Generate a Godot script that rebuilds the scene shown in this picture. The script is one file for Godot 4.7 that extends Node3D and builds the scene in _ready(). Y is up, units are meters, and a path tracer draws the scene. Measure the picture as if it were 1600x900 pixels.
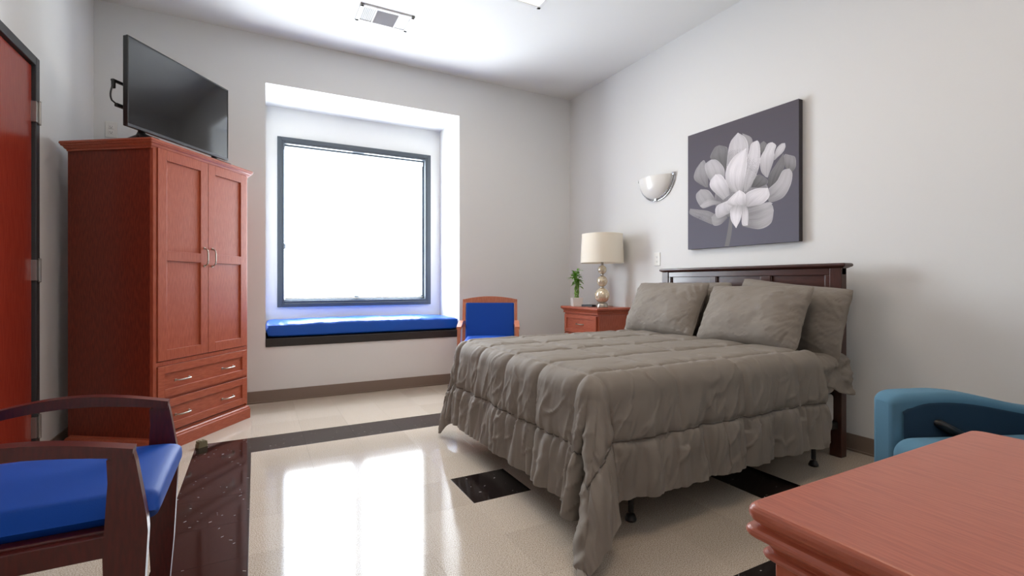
extends Node3D
# A furnished bedroom: x runs along the window wall, -z towards the window, y up, metres.

const XL := -1.04      # left wall
const XR := 3.15       # right wall
const ZB := -4.55      # window wall
const ZF := 0.36       # wall behind the camera
const CEIL := 3.07
const ALC_Z := -5.13   # back of the window alcove
const AX0 := 0.075
const AX1 := 1.81
const ALC_TOP := 2.675
const BENCH := 0.532

var M := {}
var used := {}
var armoire_xf := Transform3D()

# ---------------------------------------------------------------- everything
func _ready() -> void:
	# camera: level, at one metre, turned 27.9 degrees to the right of the window wall, lens shifted a touch
	var cam := Camera3D.new()
	cam.name = "camera"
	add_child(cam)
	cam.position = Vector3(0, 1.0, 0)
	cam.rotation.y = deg_to_rad(-27.88)
	cam.near = 0.05
	cam.far = 100.0
	cam.keep_aspect = Camera3D.KEEP_HEIGHT
	cam.set_frustum(0.05 * 900.0 / 758.0, Vector2(0, -0.05 * 8.0 / 758.0), 0.05, 100.0)
	cam.make_current()
	# sky
	var we := WorldEnvironment.new()
	we.name = "environment"
	var env := Environment.new()
	env.background_mode = Environment.BG_SKY
	var sky := Sky.new()
	var pm := ProceduralSkyMaterial.new()
	pm.sky_top_color = Color(0.72, 0.84, 1.0)
	pm.sky_horizon_color = Color(0.92, 0.96, 1.0)
	pm.ground_bottom_color = Color(0.75, 0.76, 0.76)
	pm.ground_horizon_color = Color(0.9, 0.93, 0.96)
	pm.sky_energy_multiplier = SKY_E
	pm.ground_energy_multiplier = SKY_E
	sky.sky_material = pm
	env.sky = sky
	env.tonemap_mode = Environment.TONE_MAPPER_LINEAR
	env.tonemap_exposure = EXPO
	env.sdfgi_enabled = true
	env.ssao_enabled = true
	env.ssil_enabled = true
	we.environment = env
	add_child(we)
	# daylight that comes through the blind, one light to each pane of the window
	for i in 2:
		for j in 2:
			var l := AreaLight3D.new()
			l.name = "window_daylight" if i + j == 0 else "window_daylight_%03d" % (i * 2 + j)
			var h := 0.53 if j == 0 else 0.95
			l.area_size = Vector2(0.61, h)
			l.light_energy = DAY_E * h / 0.74
			l.light_color = Color(0.95, 0.98, 1.0)
			l.area_range = 14.0
			l.area_attenuation = 2.0
			l.shadow_enabled = true
			add_child(l, true)
			l.position = Vector3(0.575 if i == 0 else 1.305, 0.85 + 0.265 if j == 0 else 1.38 + 0.475, ALC_Z - 0.028)
			l.rotation.y = PI
	make_materials()
	M.cherry_top = wood(M.cherry_v.albedo_texture, Vector3(10, 7, 0.8), 0.36)
	M.cherry_top.metallic_specular = 0.6
	build_room()
	build_ceiling_light("white rectangular ceiling light panel, the one over the bed side of the window", 0.67, 1.89, -3.13, -2.53, LAMP_E, Color(1.0, 0.93, 0.85))
	build_ceiling_light("white rectangular ceiling light panel, the one above the dresser", 0.67, 1.89, -1.2, -0.6, LAMP2_E, Color(1.0, 0.88, 0.76))  # out-of-view panel, added as warm fill for the room
	build_armoire()
	build_bed()
	build_comforter()
	build_sheet()
	build_pillow("plump taupe pillow leaning in front on the near half of the bed", Vector3(2.675, 0.805, -1.94), 0.45 * -1.0, 0.0, 0.0, 0.69, 0.40, 0.19, 101)
	build_pillow("plump taupe pillow leaning in front on the far half of the bed, nearest the lamp", Vector3(2.675, 0.815, -2.65), 0.45 * -1.0, 0.0, 0.0, 0.69, 0.42, 0.2, 102)
	build_pillow("taupe pillow standing behind against the headboard, its corner over the near bed edge", Vector3(2.86, 0.795, -1.83), -0.16, 0.0, 0.10, 0.70, 0.42, 0.14, 103)
	build_pillow("taupe pillow mostly hidden behind the far front pillow against the headboard", Vector3(2.85, 0.80, -2.57), -0.14, 0.0, 0.0, 0.70, 0.42, 0.14, 104)
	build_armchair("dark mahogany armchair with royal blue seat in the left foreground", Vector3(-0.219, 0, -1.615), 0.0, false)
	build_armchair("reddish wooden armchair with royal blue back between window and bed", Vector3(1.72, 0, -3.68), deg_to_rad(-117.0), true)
	build_dresser()
	build_recliner()
	build_nightstand()
	build_bench_cushion()
	build_tv()
	build_picture()
	build_lamp()
	build_sconce()
	build_bamboo()
	build_tray()
	build_vent()
	outlet("white wall outlet behind the television", Vector3(-0.94, 2.13, ZB), 0.0, true)
	outlet("white wall outlet beside the headboard under the wall light", Vector3(XR, 1.21, -3.197), -PI / 2, true)
	build_block()

const SKY_E := 3.0
const EXPO := 1.0
const DAY_E := 2.5
const LAMP_E := 1.6
const LAMP2_E := 1.1

# ---------------------------------------------------------------- naming
func numbered(called: String) -> String:
	var n: int = used.get(called, 0)
	used[called] = n + 1
	return called if n == 0 else "%s_%03d" % [called, n]

func thing(called: String, label: String, category: String, at := Vector3.ZERO, turn := 0.0, group := "") -> Node3D:
	var o := Node3D.new()
	o.name = numbered(called)
	add_child(o, true)
	o.position = at
	o.rotation.y = turn
	o.set_meta("label", label)
	o.set_meta("category", category)
	if group != "":
		o.set_meta("group", group)
	return o

func structure(called: String, label := "", category := "") -> Node3D:
	var o := Node3D.new()
	o.name = called
	add_child(o, true)
	o.set_meta("kind", "structure")
	if label != "":
		o.set_meta("label", label)
		o.set_meta("category", category)
	return o

func obj(called: String, st: SurfaceTool, m: Material, parent: Node = null) -> MeshInstance3D:
	var o := MeshInstance3D.new()
	o.name = called
	o.mesh = st.commit()
	o.material_override = m
	o.cast_shadow = GeometryInstance3D.SHADOW_CASTING_SETTING_ON
	(self if parent == null else parent).add_child(o, true)
	return o

func solid(called: String, st: SurfaceTool, m: Material, label: String, category: String) -> MeshInstance3D:
	var o := obj(called, st, m)
	o.set_meta("kind", "structure")
	o.set_meta("label", label)
	o.set_meta("category", category)
	return o

# ---------------------------------------------------------------- mesh helpers
func mb() -> SurfaceTool:
	var st := SurfaceTool.new()
	st.begin(Mesh.PRIMITIVE_TRIANGLES)
	return st

func tri(st: SurfaceTool, a: Vector3, b: Vector3, c: Vector3, na: Vector3, nb: Vector3, nc: Vector3) -> void:
	# front faces run clockwise: the geometric normal is (c-a)x(b-a)
	if (c - a).cross(b - a).dot(na + nb + nc) < 0.0:
		st.set_normal(na); st.add_vertex(a)
		st.set_normal(nc); st.add_vertex(c)
		st.set_normal(nb); st.add_vertex(b)
	else:
		st.set_normal(na); st.add_vertex(a)
		st.set_normal(nb); st.add_vertex(b)
		st.set_normal(nc); st.add_vertex(c)

func quad(st: SurfaceTool, a: Vector3, b: Vector3, c: Vector3, d: Vector3, out: Vector3) -> void:
	var n := (c - a).cross(b - a)
	if n.length() < 1e-12:
		n = (d - a).cross(c - a)
	n = n.normalized()
	if n.dot(out) < 0.0:
		n = -n
	tri(st, a, b, c, n, n, n)
	tri(st, a, c, d, n, n, n)

func box(st: SurfaceTool, lo: Vector3, hi: Vector3) -> void:
	var p := func(i: int) -> Vector3: return Vector3(hi.x if i & 1 else lo.x, hi.y if i & 2 else lo.y, hi.z if i & 4 else lo.z)
	quad(st, p.call(0), p.call(2), p.call(6), p.call(4), Vector3.LEFT)
	quad(st, p.call(1), p.call(3), p.call(7), p.call(5), Vector3.RIGHT)
	quad(st, p.call(0), p.call(1), p.call(5), p.call(4), Vector3.DOWN)
	quad(st, p.call(2), p.call(3), p.call(7), p.call(6), Vector3.UP)
	quad(st, p.call(0), p.call(1), p.call(3), p.call(2), Vector3.FORWARD)
	quad(st, p.call(4), p.call(5), p.call(7), p.call(6), Vector3.BACK)

# a box with rounded edges of radius r, k steps to a bevel
func rbox(st: SurfaceTool, lo: Vector3, hi: Vector3, r := 0.004, k := 2, xf := Transform3D()) -> void:
	var c := (lo + hi) / 2.0
	var h := (hi - lo) / 2.0
	r = minf(r, minf(h.x, minf(h.y, h.z)) * 0.999)
	var axes := []
	for a in 3:
		var list := PackedFloat64Array()
		for i in k + 1:
			list.append(-(h[a] - r + r * tan(PI / 4 * (1.0 - float(i) / k))))
		for i in k + 1:
			list.append(h[a] - r + r * tan(PI / 4 * float(i) / k))
		axes.append(list)
	var inner := h - Vector3(r, r, r)
	for a in 3:
		var b := (a + 1) % 3
		var d := (a + 2) % 3
		for s in [-1.0, 1.0]:
			var pos := []
			var nor := []
			for u in axes[b]:
				for v in axes[d]:
					var p := Vector3.ZERO
					p[a] = s * h[a]; p[b] = u; p[d] = v
					var q := p.clamp(-inner, inner)
					var n := (p - q).normalized()
					pos.append(xf * (c + q + n * r))
					nor.append(xf.basis * n)
			var w: int = axes[d].size()
			for i in axes[b].size() - 1:
				for j in w - 1:
					var e = i * w + j
					tri(st, pos[e], pos[e + 1], pos[e + w + 1], nor[e], nor[e + 1], nor[e + w + 1])
					tri(st, pos[e], pos[e + w + 1], pos[e + w], nor[e], nor[e + w + 1], nor[e + w])

# a smooth sheet through rows of points; normals by neighbours; turned to face away from its middle (or towards «up»)
func grid(st: SurfaceTool, rows: Array, wrap_u := false, wrap_v := false, up := Vector3.ZERO, uv := false) -> void:
	var nu := rows.size()
	var nv: int = rows[0].size()
	var mid := Vector3.ZERO
	for row in rows:
		for p in row:
			mid += p
	mid /= float(nu * nv)
	var nor := []
	var sense := 0.0
	for i in nu:
		var line := PackedVector3Array()
		var i0 := (i - 1 + nu) % nu if wrap_u else maxi(i - 1, 0)
		var i1 := (i + 1) % nu if wrap_u else mini(i + 1, nu - 1)
		for j in nv:
			var j0 := (j - 1 + nv) % nv if wrap_v else maxi(j - 1, 0)
			var j1 := (j + 1) % nv if wrap_v else mini(j + 1, nv - 1)
			var du: Vector3 = rows[i1][j] - rows[i0][j]
			var dv: Vector3 = rows[i][j1] - rows[i][j0]
			var n := du.cross(dv)
			if n.length() < 1e-14:
				var k := clampi(i, 1, nu - 2) if nu > 2 else i
				n = (rows[mini(k + 1, nu - 1)][j] - rows[maxi(k - 1, 0)][j]).cross(rows[k][j1] - rows[k][j0])
				if n.length() < 1e-14:
					n = rows[i][j] - mid
			n = n.normalized()
			line.append(n)
			sense += n.dot(rows[i][j] - mid) if up == Vector3.ZERO else n.dot(up)
		nor.append(line)
	var f := -1.0 if sense < 0.0 else 1.0
	for i in nu if wrap_u else nu - 1:
		var i1 := (i + 1) % nu
		for j in nv if wrap_v else nv - 1:
			var j1 := (j + 1) % nv
			var a: Vector3 = rows[i][j]
			var b: Vector3 = rows[i1][j]
			var c: Vector3 = rows[i1][j1]
			var d: Vector3 = rows[i][j1]
			var na: Vector3 = nor[i][j] * f
			var nb: Vector3 = nor[i1][j] * f
			var nc: Vector3 = nor[i1][j1] * f
			var nd: Vector3 = nor[i][j1] * f
			if (b - a).length_squared() > 1e-14 and (c - b).length_squared() > 1e-14:
				tri(st, a, b, c, na, nb, nc)
			if (d - a).length_squared() > 1e-14 and (c - d).length_squared() > 1e-14:
				tri(st, a, c, d, na, nc, nd)

func fan(st: SurfaceTool, ring: Array, out: Vector3) -> void:
	var mid := Vector3.ZERO
	for p in ring:
		mid += p
	mid /= float(ring.size())
	for i in ring.size():
		tri(st, mid, ring[i], ring[(i + 1) % ring.size()], out, out, out)

# a round rod swept along points, radius r (or one per point)
func tube(st: SurfaceTool, pts: Array, r, seg := 10, flat_y := 1.0) -> void:
	var rows := []
	var prev := Vector3.UP
	for i in pts.size():
		var t: Vector3 = (pts[mini(i + 1, pts.size() - 1)] - pts[maxi(i - 1, 0)]).normalized()
		var side := t.cross(Vector3.UP)
		if side.length() < 0.1:
			side = t.cross(Vector3.RIGHT)
		side = side.normalized()
		if i > 0 and side.dot(prev) < 0.0:
			side = -side
		prev = side
		var upv := side.cross(t).normalized()
		var rad: float = r[i] if r is Array else r
		var ring := []
		for k in seg:
			var a := TAU * k / seg
			ring.append(pts[i] + side * cos(a) * rad + upv * sin(a) * rad * flat_y)
		rows.append(ring)
	grid(st, rows, false, true)
	fan(st, rows[0], (pts[0] - pts[1]).normalized())
	fan(st, rows[-1], (pts[-1] - pts[-2]).normalized())

# a turned shape about the y axis through c; profile of Vector2(radius, height); smooth
func lathe(st: SurfaceTool, prof: Array, c := Vector3.ZERO, seg := 28) -> void:
	var rows := []
	for p in prof:
		var ring := []
		for k in seg:
			var a := TAU * k / seg
			ring.append(c + Vector3(cos(a) * p.x, p.y, sin(a) * p.x))
		rows.append(ring)
	grid(st, rows, false, true)

# a moulding round a rectangle: profile of Vector2(overhang, height), crisp between its points, corners rounded by r
func mould(st: SurfaceTool, x0: float, x1: float, z0: float, z1: float, prof: Array, r := 0.004, caps := true) -> void:
	var loops := []
	for p in prof:
		var ring := []
		var o: float = p.x
		for q in [[x1, z1, 0.0], [x0, z1, 1.0], [x0, z0, 2.0], [x1, z0, 3.0]]:
			var sx := 1.0 if q[0] == x1 else -1.0
			var sz := 1.0 if q[1] == z1 else -1.0
			var cx: float = q[0] + sx * (o - r)
			var cz: float = q[1] + sz * (o - r)
			for k in 5:
				var a = PI / 2 * (q[2] + k / 4.0)
				ring.append(Vector3(cx + cos(a) * r, p.y, cz + sin(a) * r))
		loops.append(ring)
	for i in loops.size() - 1:
		var d: Vector2 = prof[i + 1] - prof[i]
		var rows := [loops[i], loops[i + 1]]
		var mid := Vector3((x0 + x1) / 2, 0, (z0 + z1) / 2)
		var n_ring := loops[i].size() as int
		for j in n_ring:
			var j1 := (j + 1) % n_ring
			var fa: Vector3 = face_dir(j)
			var fb: Vector3 = face_dir(j1)
			# the outward side of a profile that is listed from the bottom up
			var na := (fa * d.y - Vector3.UP * d.x).normalized()
			var nb := (fb * d.y - Vector3.UP * d.x).normalized()
			tri(st, rows[0][j], rows[1][j], rows[1][j1], na, na, nb)
			tri(st, rows[0][j], rows[1][j1], rows[0][j1], na, nb, nb)
	if caps:
		fan(st, loops[0], Vector3.DOWN)
		fan(st, loops[-1], Vector3.UP)

func face_dir(j: int) -> Vector3:
	var a := PI / 2 * (float(j / 5) + (j % 5) / 4.0)
	return Vector3(cos(a), 0, sin(a))

# a rounded bead of a moulding between two heights, bulging by b past o
func bead(o: float, y0: float, y1: float, b: float, n := 6) -> Array:
	var out := []
	for i in n + 1:
		var a := PI * i / n
		out.append(Vector2(o + b * sin(a), lerpf(y0, y1, (1.0 - cos(a)) / 2.0)))
	return out

# a slab cut from an outline in the x-y plane, between z0 and z1
func prism(st: SurfaceTool, outline: PackedVector2Array, z0: float, z1: float, xf := Transform3D()) -> void:
	var cut := Geometry2D.triangulate_polygon(outline)
	for s in [[z0, Vector3.FORWARD], [z1, Vector3.BACK]]:
		var n: Vector3 = xf.basis * s[1]
		for i in range(0, cut.size(), 3):
			var t := []
			for k in 3:
				var p := outline[cut[i + k]]
				t.append(xf * Vector3(p.x, p.y, s[0]))
			tri(st, t[0], t[1], t[2], n, n, n)
	var turn := -1.0 if Geometry2D.is_polygon_clockwise(outline) else 1.0
	for i in outline.size():
		var p := outline[i]
		var q := outline[(i + 1) % outline.size()]
		var d := q - p
		quad(st, xf * Vector3(p.x, p.y, z0), xf * Vector3(q.x, q.y, z0), xf * Vector3(q.x, q.y, z1), xf * Vector3(p.x, p.y, z1), xf.basis * (Vector3(d.y, -d.x, 0) * turn))

# a rectangular picture-frame of boxes in the x-y plane: outer and inner rectangles, depth z0..z1
func frame4(st: SurfaceTool, ox0: float, oy0: float, ox1: float, oy1: float, w: float, z0: float, z1: float, r := 0.003) -> void:
	rbox(st, Vector3(ox0, oy0, z0), Vector3(ox0 + w, oy1, z1), r)
	rbox(st, Vector3(ox1 - w, oy0, z0), Vector3(ox1, oy1, z1), r)
	rbox(st, Vector3(ox0 + w, oy0, z0), Vector3(ox1 - w, oy0 + w, z1), r)
	rbox(st, Vector3(ox0 + w, oy1 - w, z0), Vector3(ox1 - w, oy1, z1), r)

func arc(c: Vector3, r: float, a0: float, a1: float, n: int, ex: Vector3, ey: Vector3) -> Array:
	var out := []
	for i in n + 1:
		var a := lerpf(a0, a1, float(i) / n)
		out.append(c + ex * cos(a) * r + ey * sin(a) * r)
	return out

# a bow pull: two feet and an arched bar, along «along», standing out along +z, centred on c
func bow(st: SurfaceTool, c: Vector3, along: Vector3, length := 0.1, out := 0.026, r := 0.0045) -> void:
	var pts := []
	for i in 17:
		var t := -1.0 + i / 8.0
		var z := out * sqrt(maxf(0.0, 1.0 - pow(absf(t), 5.0))) if absf(t) < 1.0 else 0.0
		pts.append(c + along * (length / 2 * t) + Vector3(0, 0, z))
	tube(st, pts, r, 8)
	for s in [-1, 1]:
		var e = c + along * (length / 2 * s)
		rbox(st, e - Vector3(0.007, 0.007, 0), e + Vector3(0.007, 0.007, 0.005), 0.002)

# ---------------------------------------------------------------- materials
func noise_tex(freq: float, octaves: int, seed_: int, ramp: Array, size := 512, kind := FastNoiseLite.TYPE_SIMPLEX_SMOOTH) -> NoiseTexture2D:
	var n := FastNoiseLite.new()
	n.noise_type = kind
	n.frequency = freq
	n.fractal_octaves = octaves
	n.seed = seed_
	var t := NoiseTexture2D.new()
	t.width = size
	t.height = size
	t.seamless = true
	t.noise = n
	if ramp.size() > 0:
		var g := Gradient.new()
		g.offsets = PackedFloat32Array(ramp.map(func(e): return e[0]))
		g.colors = PackedColorArray(ramp.map(func(e): return e[1]))
		t.color_ramp = g
	return t

func normal_tex(freq: float, octaves: int, seed_: int, strength: float, size := 512) -> NoiseTexture2D:
	var t := noise_tex(freq, octaves, seed_, [], size)
	t.as_normal_map = true
	t.bump_strength = strength
	return t

func rgb(r: int, g: int, b: int) -> Color:
	return Color(r / 255.0, g / 255.0, b / 255.0)

func plain(c: Color, rough := 0.6, metal := 0.0) -> StandardMaterial3D:
	var m := StandardMaterial3D.new()
	m.albedo_color = c
	m.roughness = rough
	m.metallic = metal
	return m

func tri_tex(m: StandardMaterial3D, tex: Texture2D, scale: Vector3, world := false) -> StandardMaterial3D:
	m.albedo_texture = tex
	m.uv1_triplanar = true
	m.uv1_world_triplanar = world
	m.uv1_scale = scale
	return m

func bumped(m: StandardMaterial3D, tex: Texture2D, amount: float) -> StandardMaterial3D:
	m.normal_enabled = true
	m.normal_texture = tex
	m.normal_scale = amount
	return m

func wood(tex: Texture2D, scale: Vector3, rough: float, tint := Color.WHITE, coat := 0.0) -> StandardMaterial3D:
	var m := plain(tint, rough)
	tri_tex(m, tex, scale)
	if coat > 0.0:
		m.clearcoat_enabled = true
		m.clearcoat = coat
		m.clearcoat_roughness = 0.12
	return m

func make_materials() -> void:
	var paint_bump := normal_tex(0.08, 3, 4, 1.5, 256)
	var wall := plain(rgb(224, 224, 223), 0.62)
	wall.uv1_triplanar = true
	wall.uv1_world_triplanar = true
	wall.uv1_scale = Vector3(6, 6, 6)
	bumped(wall, paint_bump, 0.12)
	M.wall = wall
	M.ceiling = plain(rgb(236, 236, 234), 0.9)
	M.base = plain(rgb(128, 112, 100), 0.5)
	# wood grains: one noise, stretched along the grain by the triplanar scale
	var cherry := noise_tex(0.03, 5, 11, [[0.2, rgb(158, 74, 50)], [0.5, rgb(168, 84, 58)], [0.8, rgb(176, 92, 66)]])
	M.cherry_v = wood(cherry, Vector3(7, 0.8, 7), 0.34)
	M.cherry_h = wood(cherry, Vector3(0.8, 7, 7), 0.34)
	M.cherry_z = wood(cherry, Vector3(7, 7, 0.8), 0.34)
	M.cherry_side = wood(noise_tex(0.035, 5, 12, [[0.25, rgb(104, 36, 22)], [0.5, rgb(120, 46, 28)], [0.75, rgb(130, 54, 34)]]), Vector3(7, 0.8, 7), 0.4)  # armoire sides: shade away from the window put into the wood colour
	M.groove = plain(rgb(58, 18, 11), 0.6)
	M.door = wood(noise_tex(0.03, 4, 13, [[0.2, rgb(150, 48, 34)], [0.5, rgb(158, 54, 38)], [0.8, rgb(164, 60, 42)]]), Vector3(9, 0.4, 9), 0.26, Color.WHITE, 0.3)
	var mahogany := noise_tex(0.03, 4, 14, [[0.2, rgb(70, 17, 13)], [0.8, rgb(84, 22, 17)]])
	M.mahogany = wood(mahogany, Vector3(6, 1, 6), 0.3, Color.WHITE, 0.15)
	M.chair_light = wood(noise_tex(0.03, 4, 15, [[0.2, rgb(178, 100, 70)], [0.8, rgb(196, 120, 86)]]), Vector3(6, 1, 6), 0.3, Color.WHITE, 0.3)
	var espresso := noise_tex(0.03, 5, 16, [[0.2, rgb(52, 26, 19)], [0.8, rgb(68, 34, 25)]])
	M.espresso_h = wood(espresso, Vector3(7, 7, 0.8), 0.3, Color.WHITE, 0.3)
	M.espresso_v = wood(espresso, Vector3(7, 0.8, 7), 0.32)
	# metals
	M.nickel = plain(rgb(176, 170, 160), 0.28, 1.0)
	M.chrome = plain(rgb(200, 202, 206), 0.14, 1.0)
	M.steel = plain(rgb(160, 156, 152), 0.36, 1.0)
	M.black_metal = plain(rgb(22, 22, 23), 0.45)
	M.frame_paint = plain(rgb(52, 55, 58), 0.42)
	M.window_frame = plain(rgb(66, 74, 82), 0.4)
	M.bench = plain(rgb(40, 36, 34), 0.5)
	# cloth
	var weave := normal_tex(0.16, 3, 21, 3.0, 256)
	var cloth := func(c: Color, rough: float, bump: float, scale: float) -> StandardMaterial3D:
		var m := plain(c, rough)
		m.uv1_triplanar = true
		m.uv1_scale = Vector3(scale, scale, scale)
		return bumped(m, weave, bump)
	M.royal = cloth.call(rgb(0, 66, 158), 0.6, 0.15, 9.0)
	M.royal.metallic_specular = 0.35
	M.vinyl = cloth.call(rgb(0, 84, 190), 0.34, 0.25, 5.0)
	M.recliner = cloth.call(rgb(80, 122, 146), 0.9, 0.5, 16.0)
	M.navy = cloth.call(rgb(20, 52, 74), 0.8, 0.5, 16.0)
	var crinkle := normal_tex(0.02, 2, 23, 3.0, 512)
	M.comforter = plain(rgb(124, 116, 107), 0.78)
	M.comforter.uv1_triplanar = true
	M.comforter.uv1_scale = Vector3(2.2, 2.2, 2.2)
	bumped(M.comforter, crinkle, 0.16)
	M.comforter.rim_enabled = true
	M.comforter.rim = 0.12
	M.pillow = M.comforter.duplicate()
	M.pillow.albedo_color = rgb(124, 116, 107)
	M.ticking = plain(rgb(196, 192, 186), 0.9)
	# small things
	M.white_plastic = plain(rgb(226, 224, 218), 0.4)
	M.black_plastic = plain(rgb(16, 17, 19), 0.35)
	M.tv_screen = plain(rgb(10, 11, 13), 0.09)
	M.tv_screen.metallic_specular = 0.8
	M.dark = plain(rgb(8, 8, 8), 0.6)
	M.vent_white = plain(rgb(232, 232, 230), 0.5)
	M.vent_grey = plain(rgb(196, 196, 198), 0.6)
	M.shade = plain(rgb(242, 234, 218), 0.9)
	M.shade.backlight_enabled = true
	M.shade.backlight = Color(0.35, 0.32, 0.27)
	M.mercury = plain(rgb(255, 252, 246), 0.08, 0.4)
	tri_tex(M.mercury, noise_tex(0.04, 4, 31, [[0.3, rgb(206, 186, 152)], [0.5, rgb(236, 226, 206)], [0.8, rgb(246, 242, 232)]], 256), Vector3(9, 9, 9))
	M.ceramic = plain(rgb(232, 230, 226), 0.3)
	M.soil = plain(rgb(70, 62, 52), 0.95)
	M.stalk = plain(rgb(122, 160, 76), 0.5)
	M.leaf = plain(rgb(104, 164, 48), 0.45)
	M.leaf.backlight_enabled = true
	M.leaf.backlight = Color(0.2, 0.35, 0.08)
	M.alabaster = plain(rgb(236, 234, 230), 0.2)
	M.canvas_edge = plain(rgb(62, 58, 62), 0.85)
	M.slat = plain(rgb(238, 240, 242), 0.6)
	M.slat.emission_enabled = true
	M.slat.emission = Color(0.93, 0.97, 1.0)
	M.slat.emission_energy_multiplier = 1.3
	M.glass = plain(Color(0.92, 0.96, 0.97, 0.08), 0.02)
	M.glass.transparency = BaseMaterial3D.TRANSPARENCY_ALPHA
	M.lamp_panel = plain(rgb(250, 250, 248), 0.5)
	M.lamp_panel.emission_enabled = true
	M.lamp_panel.emission = Color(1.0, 0.97, 0.92)
	M.lamp_panel.emission_energy_multiplier = 1.4
	M.rubber = plain(rgb(126, 118, 92), 0.8)
	# vinyl composition tiles: cream with fine flecks (four tones), black with pale chips
	var wax := normal_tex(0.012, 2, 41, 1.2, 512)
	M.tiles = []
	for k in 4:
		var d := [0, 4, -4, 2][k] as int
		var t := noise_tex(0.16, 3, 51 + k, [[0.22, rgb(138 + d, 124 + d, 109 + d)], [0.42, rgb(184 + d, 171 + d, 155 + d)], [0.6, rgb(194 + d, 182 + d, 168 + d)], [0.82, rgb(212 + d, 203 + d, 192 + d)]])
		M.tiles.append(floor_mat(t, Vector3(2.4, 2.4, 2.4), wax))
	var chips := Image.create(1024, 1024, false, Image.FORMAT_RGB8)
	chips.fill(rgb(24, 17, 18))
	var rng := RandomNumberGenerator.new()
	rng.seed = 77
	for i in 520:
		var x := rng.randi() % 1004
		var y := rng.randi() % 1004
		var g := rng.randi_range(30, 62)
		var len_ := rng.randi_range(3, 13)
		var slope := rng.randf_range(-0.8, 0.8)
		if i % 5 == 0:
			g = rng.randi_range(150, 215)
		for q in len_:
			var yy := clampi(int(y + q * slope), 0, 1022)
			for w in (4 if i % 5 == 0 else 2):
				chips.set_pixel(x + q, mini(yy + w, 1023), rgb(g, g - 4, g - 6))
	M.black_tile = floor_mat(ImageTexture.create_from_image(chips), Vector3(1.1, 1.1, 1.1), wax)
	M.grout = plain(rgb(160, 150, 138), 0.5)

func floor_mat(t: Texture2D, scale: Vector3, wax: Texture2D) -> StandardMaterial3D:
	var m := plain(Color.WHITE, 0.095)
	m.metallic_specular = 0.55
	tri_tex(m, t, scale, true)
	bumped(m, wax, 0.03)
	return m

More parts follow.
